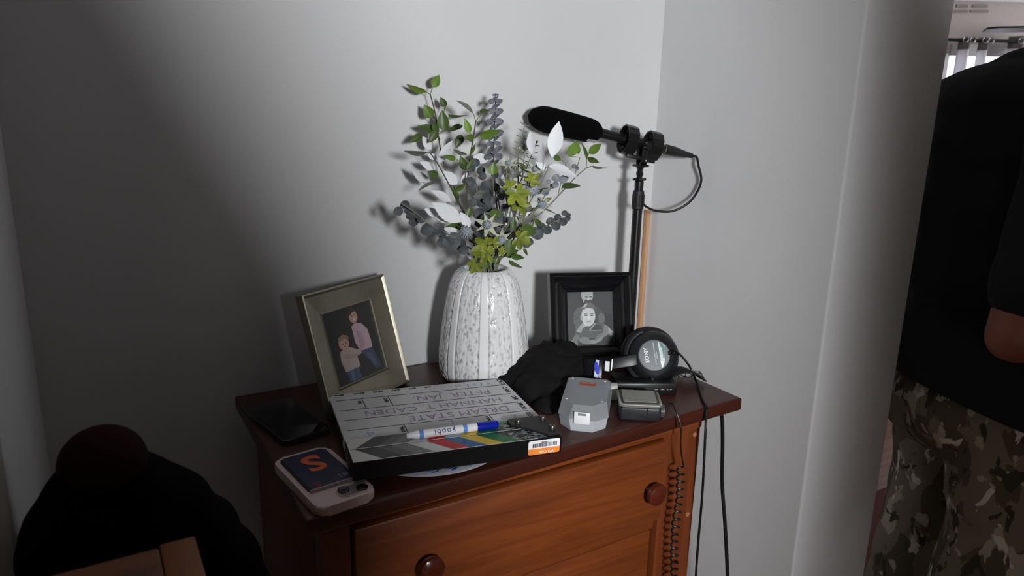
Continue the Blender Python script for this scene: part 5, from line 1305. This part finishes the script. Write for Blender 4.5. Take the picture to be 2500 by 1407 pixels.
# t-shirt
bm = B()
ellipsoid(bm, (-.002, 0, .62), (.192, .246, .18)); ellipsoid(bm, (-.002, 0, .76), (.188, .242, .17)); ellipsoid(bm, (0, 0, .95), (.170, .210, .16)); ellipsoid(bm, (0, 0, 1.07), (.168, .202, .16)); ellipsoid(bm, (0, 0, 1.18), (.166, .205, .13)); ellipsoid(bm, (-.015, 0, 1.25), (.150, .195, .085)); capsule(bm, (-.02, 0, 1.28), (.07, 0, 1.315), .072, .066)
for s in (-1, 1): capsule(bm, (-.02, s*.16, 1.25), (-.04, s*.195, 1.235), .070, .072); capsule(bm, (-.04, s*.20, 1.23), (-.116, s*.255, .955), .072, .060)
def shirtd(co):
    return .004*noise.noise(co*9)+.003*math.sin(co.z*70+8*noise.noise(co*6))*max(0, noise.noise(co*5+Vector((3, 1, 2))))
sh = remesh('t_shirt', bm, M_shirt, PE, .009, 5, shirtd)
# cut the hem (lower in front)
me = sh.data; bm = bmesh.new(); bm.from_mesh(me)
bmesh.ops.bisect_plane(bm, geom=bm.verts[:]+bm.edges[:]+bm.faces[:], plane_co=(-.16, 0, .735), plane_no=(.34, 0, 1), clear_inner=True)
bm.to_mesh(me); bm.free()
bm = B(); pts = []
for k in range(24):
    a = 2*PI*k/24; pts.append(Vector((-.005+.080*math.cos(a), .078*math.sin(a), 1.318+.010*math.cos(a))))
rings(bm, pts, .012, 8, closed=True); build('collar', bm, M_shirt, sh)
# trousers
bm = B(); ellipsoid(bm, (-.005, 0, .78), (.150, .188, .15)); ellipsoid(bm, (-.035, 0, .68), (.140, .185, .12))
for s in (-1, 1):
    capsule(bm, (-.008, s*.092, .76), (.02, s*.105, .46), .112, .088); capsule(bm, (.02, s*.105, .46), (-.02, s*.105, .10), .088, .078)
def trd(co): return .005*noise.noise(co*11)+.003*math.sin(co.z*55+6*noise.noise(co*7))*abs(noise.noise(co*6))
tr_ = remesh('trousers', bm, camo(), PE, .009, 4, trd)
me = tr_.data; bm = bmesh.new(); bm.from_mesh(me)
bmesh.ops.delete(bm, geom=[f for f in bm.faces if f.calc_center_median().z < .075 or f.calc_center_median().z > .82], context='FACES'); bm.to_mesh(me); bm.free()
for s in (-1, 1):
    bm = B(); capsule(bm, (-.04, s*.105, .045), (.14, s*.12, .042), .044, .040); ellipsoid(bm, (-.02, s*.105, .075), (.06, .048, .05))
    so = remesh('shoe', bm, mat('shoe_dark', (26, 24, 24), 0.6), PE, .008, 3)
    for v in so.data.vertices: v.co.z = max(v.co.z, .002)
bm = B(); ellipsoid(bm, (HX-.022, 0, HZ+.022), (.104, .083, .118), 20, 14, hrot)
hr = remesh('hair', bm, mat('hair_dark', (34, 26, 22), 0.7), PE, .009, 2, lambda co: .003*noise.noise(co*60))
bm = bmesh.new(); bm.from_mesh(hr.data)
bmesh.ops.delete(bm, geom=[f for f in bm.faces if (f.calc_center_median().x > HX+.03 and f.calc_center_median().z < HZ+.06) or f.calc_center_median().z < HZ-.04], context='FACES'); bm.to_mesh(hr.data); bm.free()
for s in (-1, 1):
    e_ = build('eye', ellipsoid(B(), (HX+.082, s*.030, HZ+.005), (.009, .012, .009), 12, 8), mat('eye_white', (210, 205, 200), 0.3), PE)
    build('iris', ellipsoid(B(), (HX+.0895, s*.031, HZ+.003), (.0025, .005, .005), 10, 6), mat('iris_dark', (30, 22, 18), 0.2), e_)
build('mouth', ellipsoid(B(), (HX+.100, 0, HZ-.067), (.006, .022, .006), 12, 6), mat('lips', (130, 70, 66), 0.5), PE)

# ------------------------------------------------------------------ lower left: table corner, backpack on a stool
ZT = 0.90
tcn = atz(475, 1307, ZT)
TBL = thing('side_table', 'brown wooden table top with a breadboard end in the lower left corner', 'table', (tcn.x-.30, tcn.y-.20, 0))
Wt = wood('table_wood', (74, 40, 18), (110, 64, 30), 0.5, 'x', 6, .05); Wt2 = wood('table_wood_end', (96, 56, 28), (130, 80, 42), 0.5, 'y', 6, .05)
X1, Y1 = .30, .20
build('breadboard_end', box(B(), X1-.028, X1, -.18, Y1, ZT-.028, ZT, .002), Wt2, TBL)
for k in range(4):
    y0 = -.18+.094*k
    build('plank', box(B(), -.26, X1-.0288, y0+.0004, y0+.0934, ZT-.028, ZT, .0012, 1), Wt, TBL)
for x in (-.24, .26):
    for y in (-.16, .17): build('leg', box(B(), x-.02, x+.02, y-.018, y+.018, 0, ZT-.0285, .003), Wt, TBL)
build('apron', box(B(), -.219, .239, .165, .183, ZT-.10, ZT-.0285, .002), Wt, TBL)
build('apron', box(B(), -.219, .239, -.175, -.157, ZT-.10, ZT-.0285, .002), Wt, TBL)
BY = .715
SO = thing('wooden_stool', 'dark wooden stool under the black backpack', 'stool', (.03, BY, 0))
build('seat', lathe(B(), [(.001, .42), (.105, .42), (.112, .428), (.112, .444), (.105, .45), (.001, .45)], 36), wood('stool_wood', (50, 26, 16), (80, 44, 28), 0.4, 'x'), SO)
for k in range(4):
    a = R(45+90*k); build('leg', cyl(B(), (.065*math.cos(a), .065*math.sin(a), .4195), (.095*math.cos(a), .095*math.sin(a), 0), .012, .010, 14), MATS['stool_wood'], SO)
BK = thing('backpack', 'slumped black backpack with a dark maroon rounded top by the left wall', 'backpack', (.02, BY, .45))
bm = B()
dm = aty(252, 1090, BY)-BK.location
for (px, py, r) in ((255, 1180, (.040, .035, .034)), (340, 1195, (.036, .05, .036)), (250, 1240, (.055, .05, .05)), (350, 1290, (.065, .06, .07)), (440, 1245, (.036, .05, .036)), (500, 1300, (.036, .06, .036)), (560, 1370, (.034, .05, .04)), (190, 1250, (.034, .05, .05)), (160, 1350, (.042, .055, .06)), (330, 1400, (.095, .07, .07))):
    ellipsoid(bm, aty(px, py, BY)-BK.location, r)
ellipsoid(bm, (.015, 0, .12), (.10, .07, .12)); ellipsoid(bm, (.015, 0, .22), (.108, .075, .12)); ellipsoid(bm, (.012, 0, .30), (.105, .072, .10))
bd = remesh('fabric', bm, mat('backpack_black', (3, 3, 3), 1.0, bump=.3, bscale=900, spec=0.1), BK, .006, 16, lambda co: .003*noise.noise(co*24))
for v in bd.data.vertices: v.co.z = max(v.co.z, .001); v.co.x = max(v.co.x, XL+.004-BK.location.x if v.co.y+BY > YE-.01 else -9)
bm = B(); ellipsoid(bm, aty(252, 1128, BY)-BK.location, (.038, .040, .034), 24, 16); build('top_flap', bm, mat('maroon_leather', (36, 8, 7), 0.8, spec=0.1), BK, 60)
bm = B(); tube(bm, [(-.01, -.072, .05), (-.03, -.092, .15), (-.03, -.094, .24), (-.02, -.080, .33)], .007, 8); build('strap', bm, MATS['webbing'], BK)
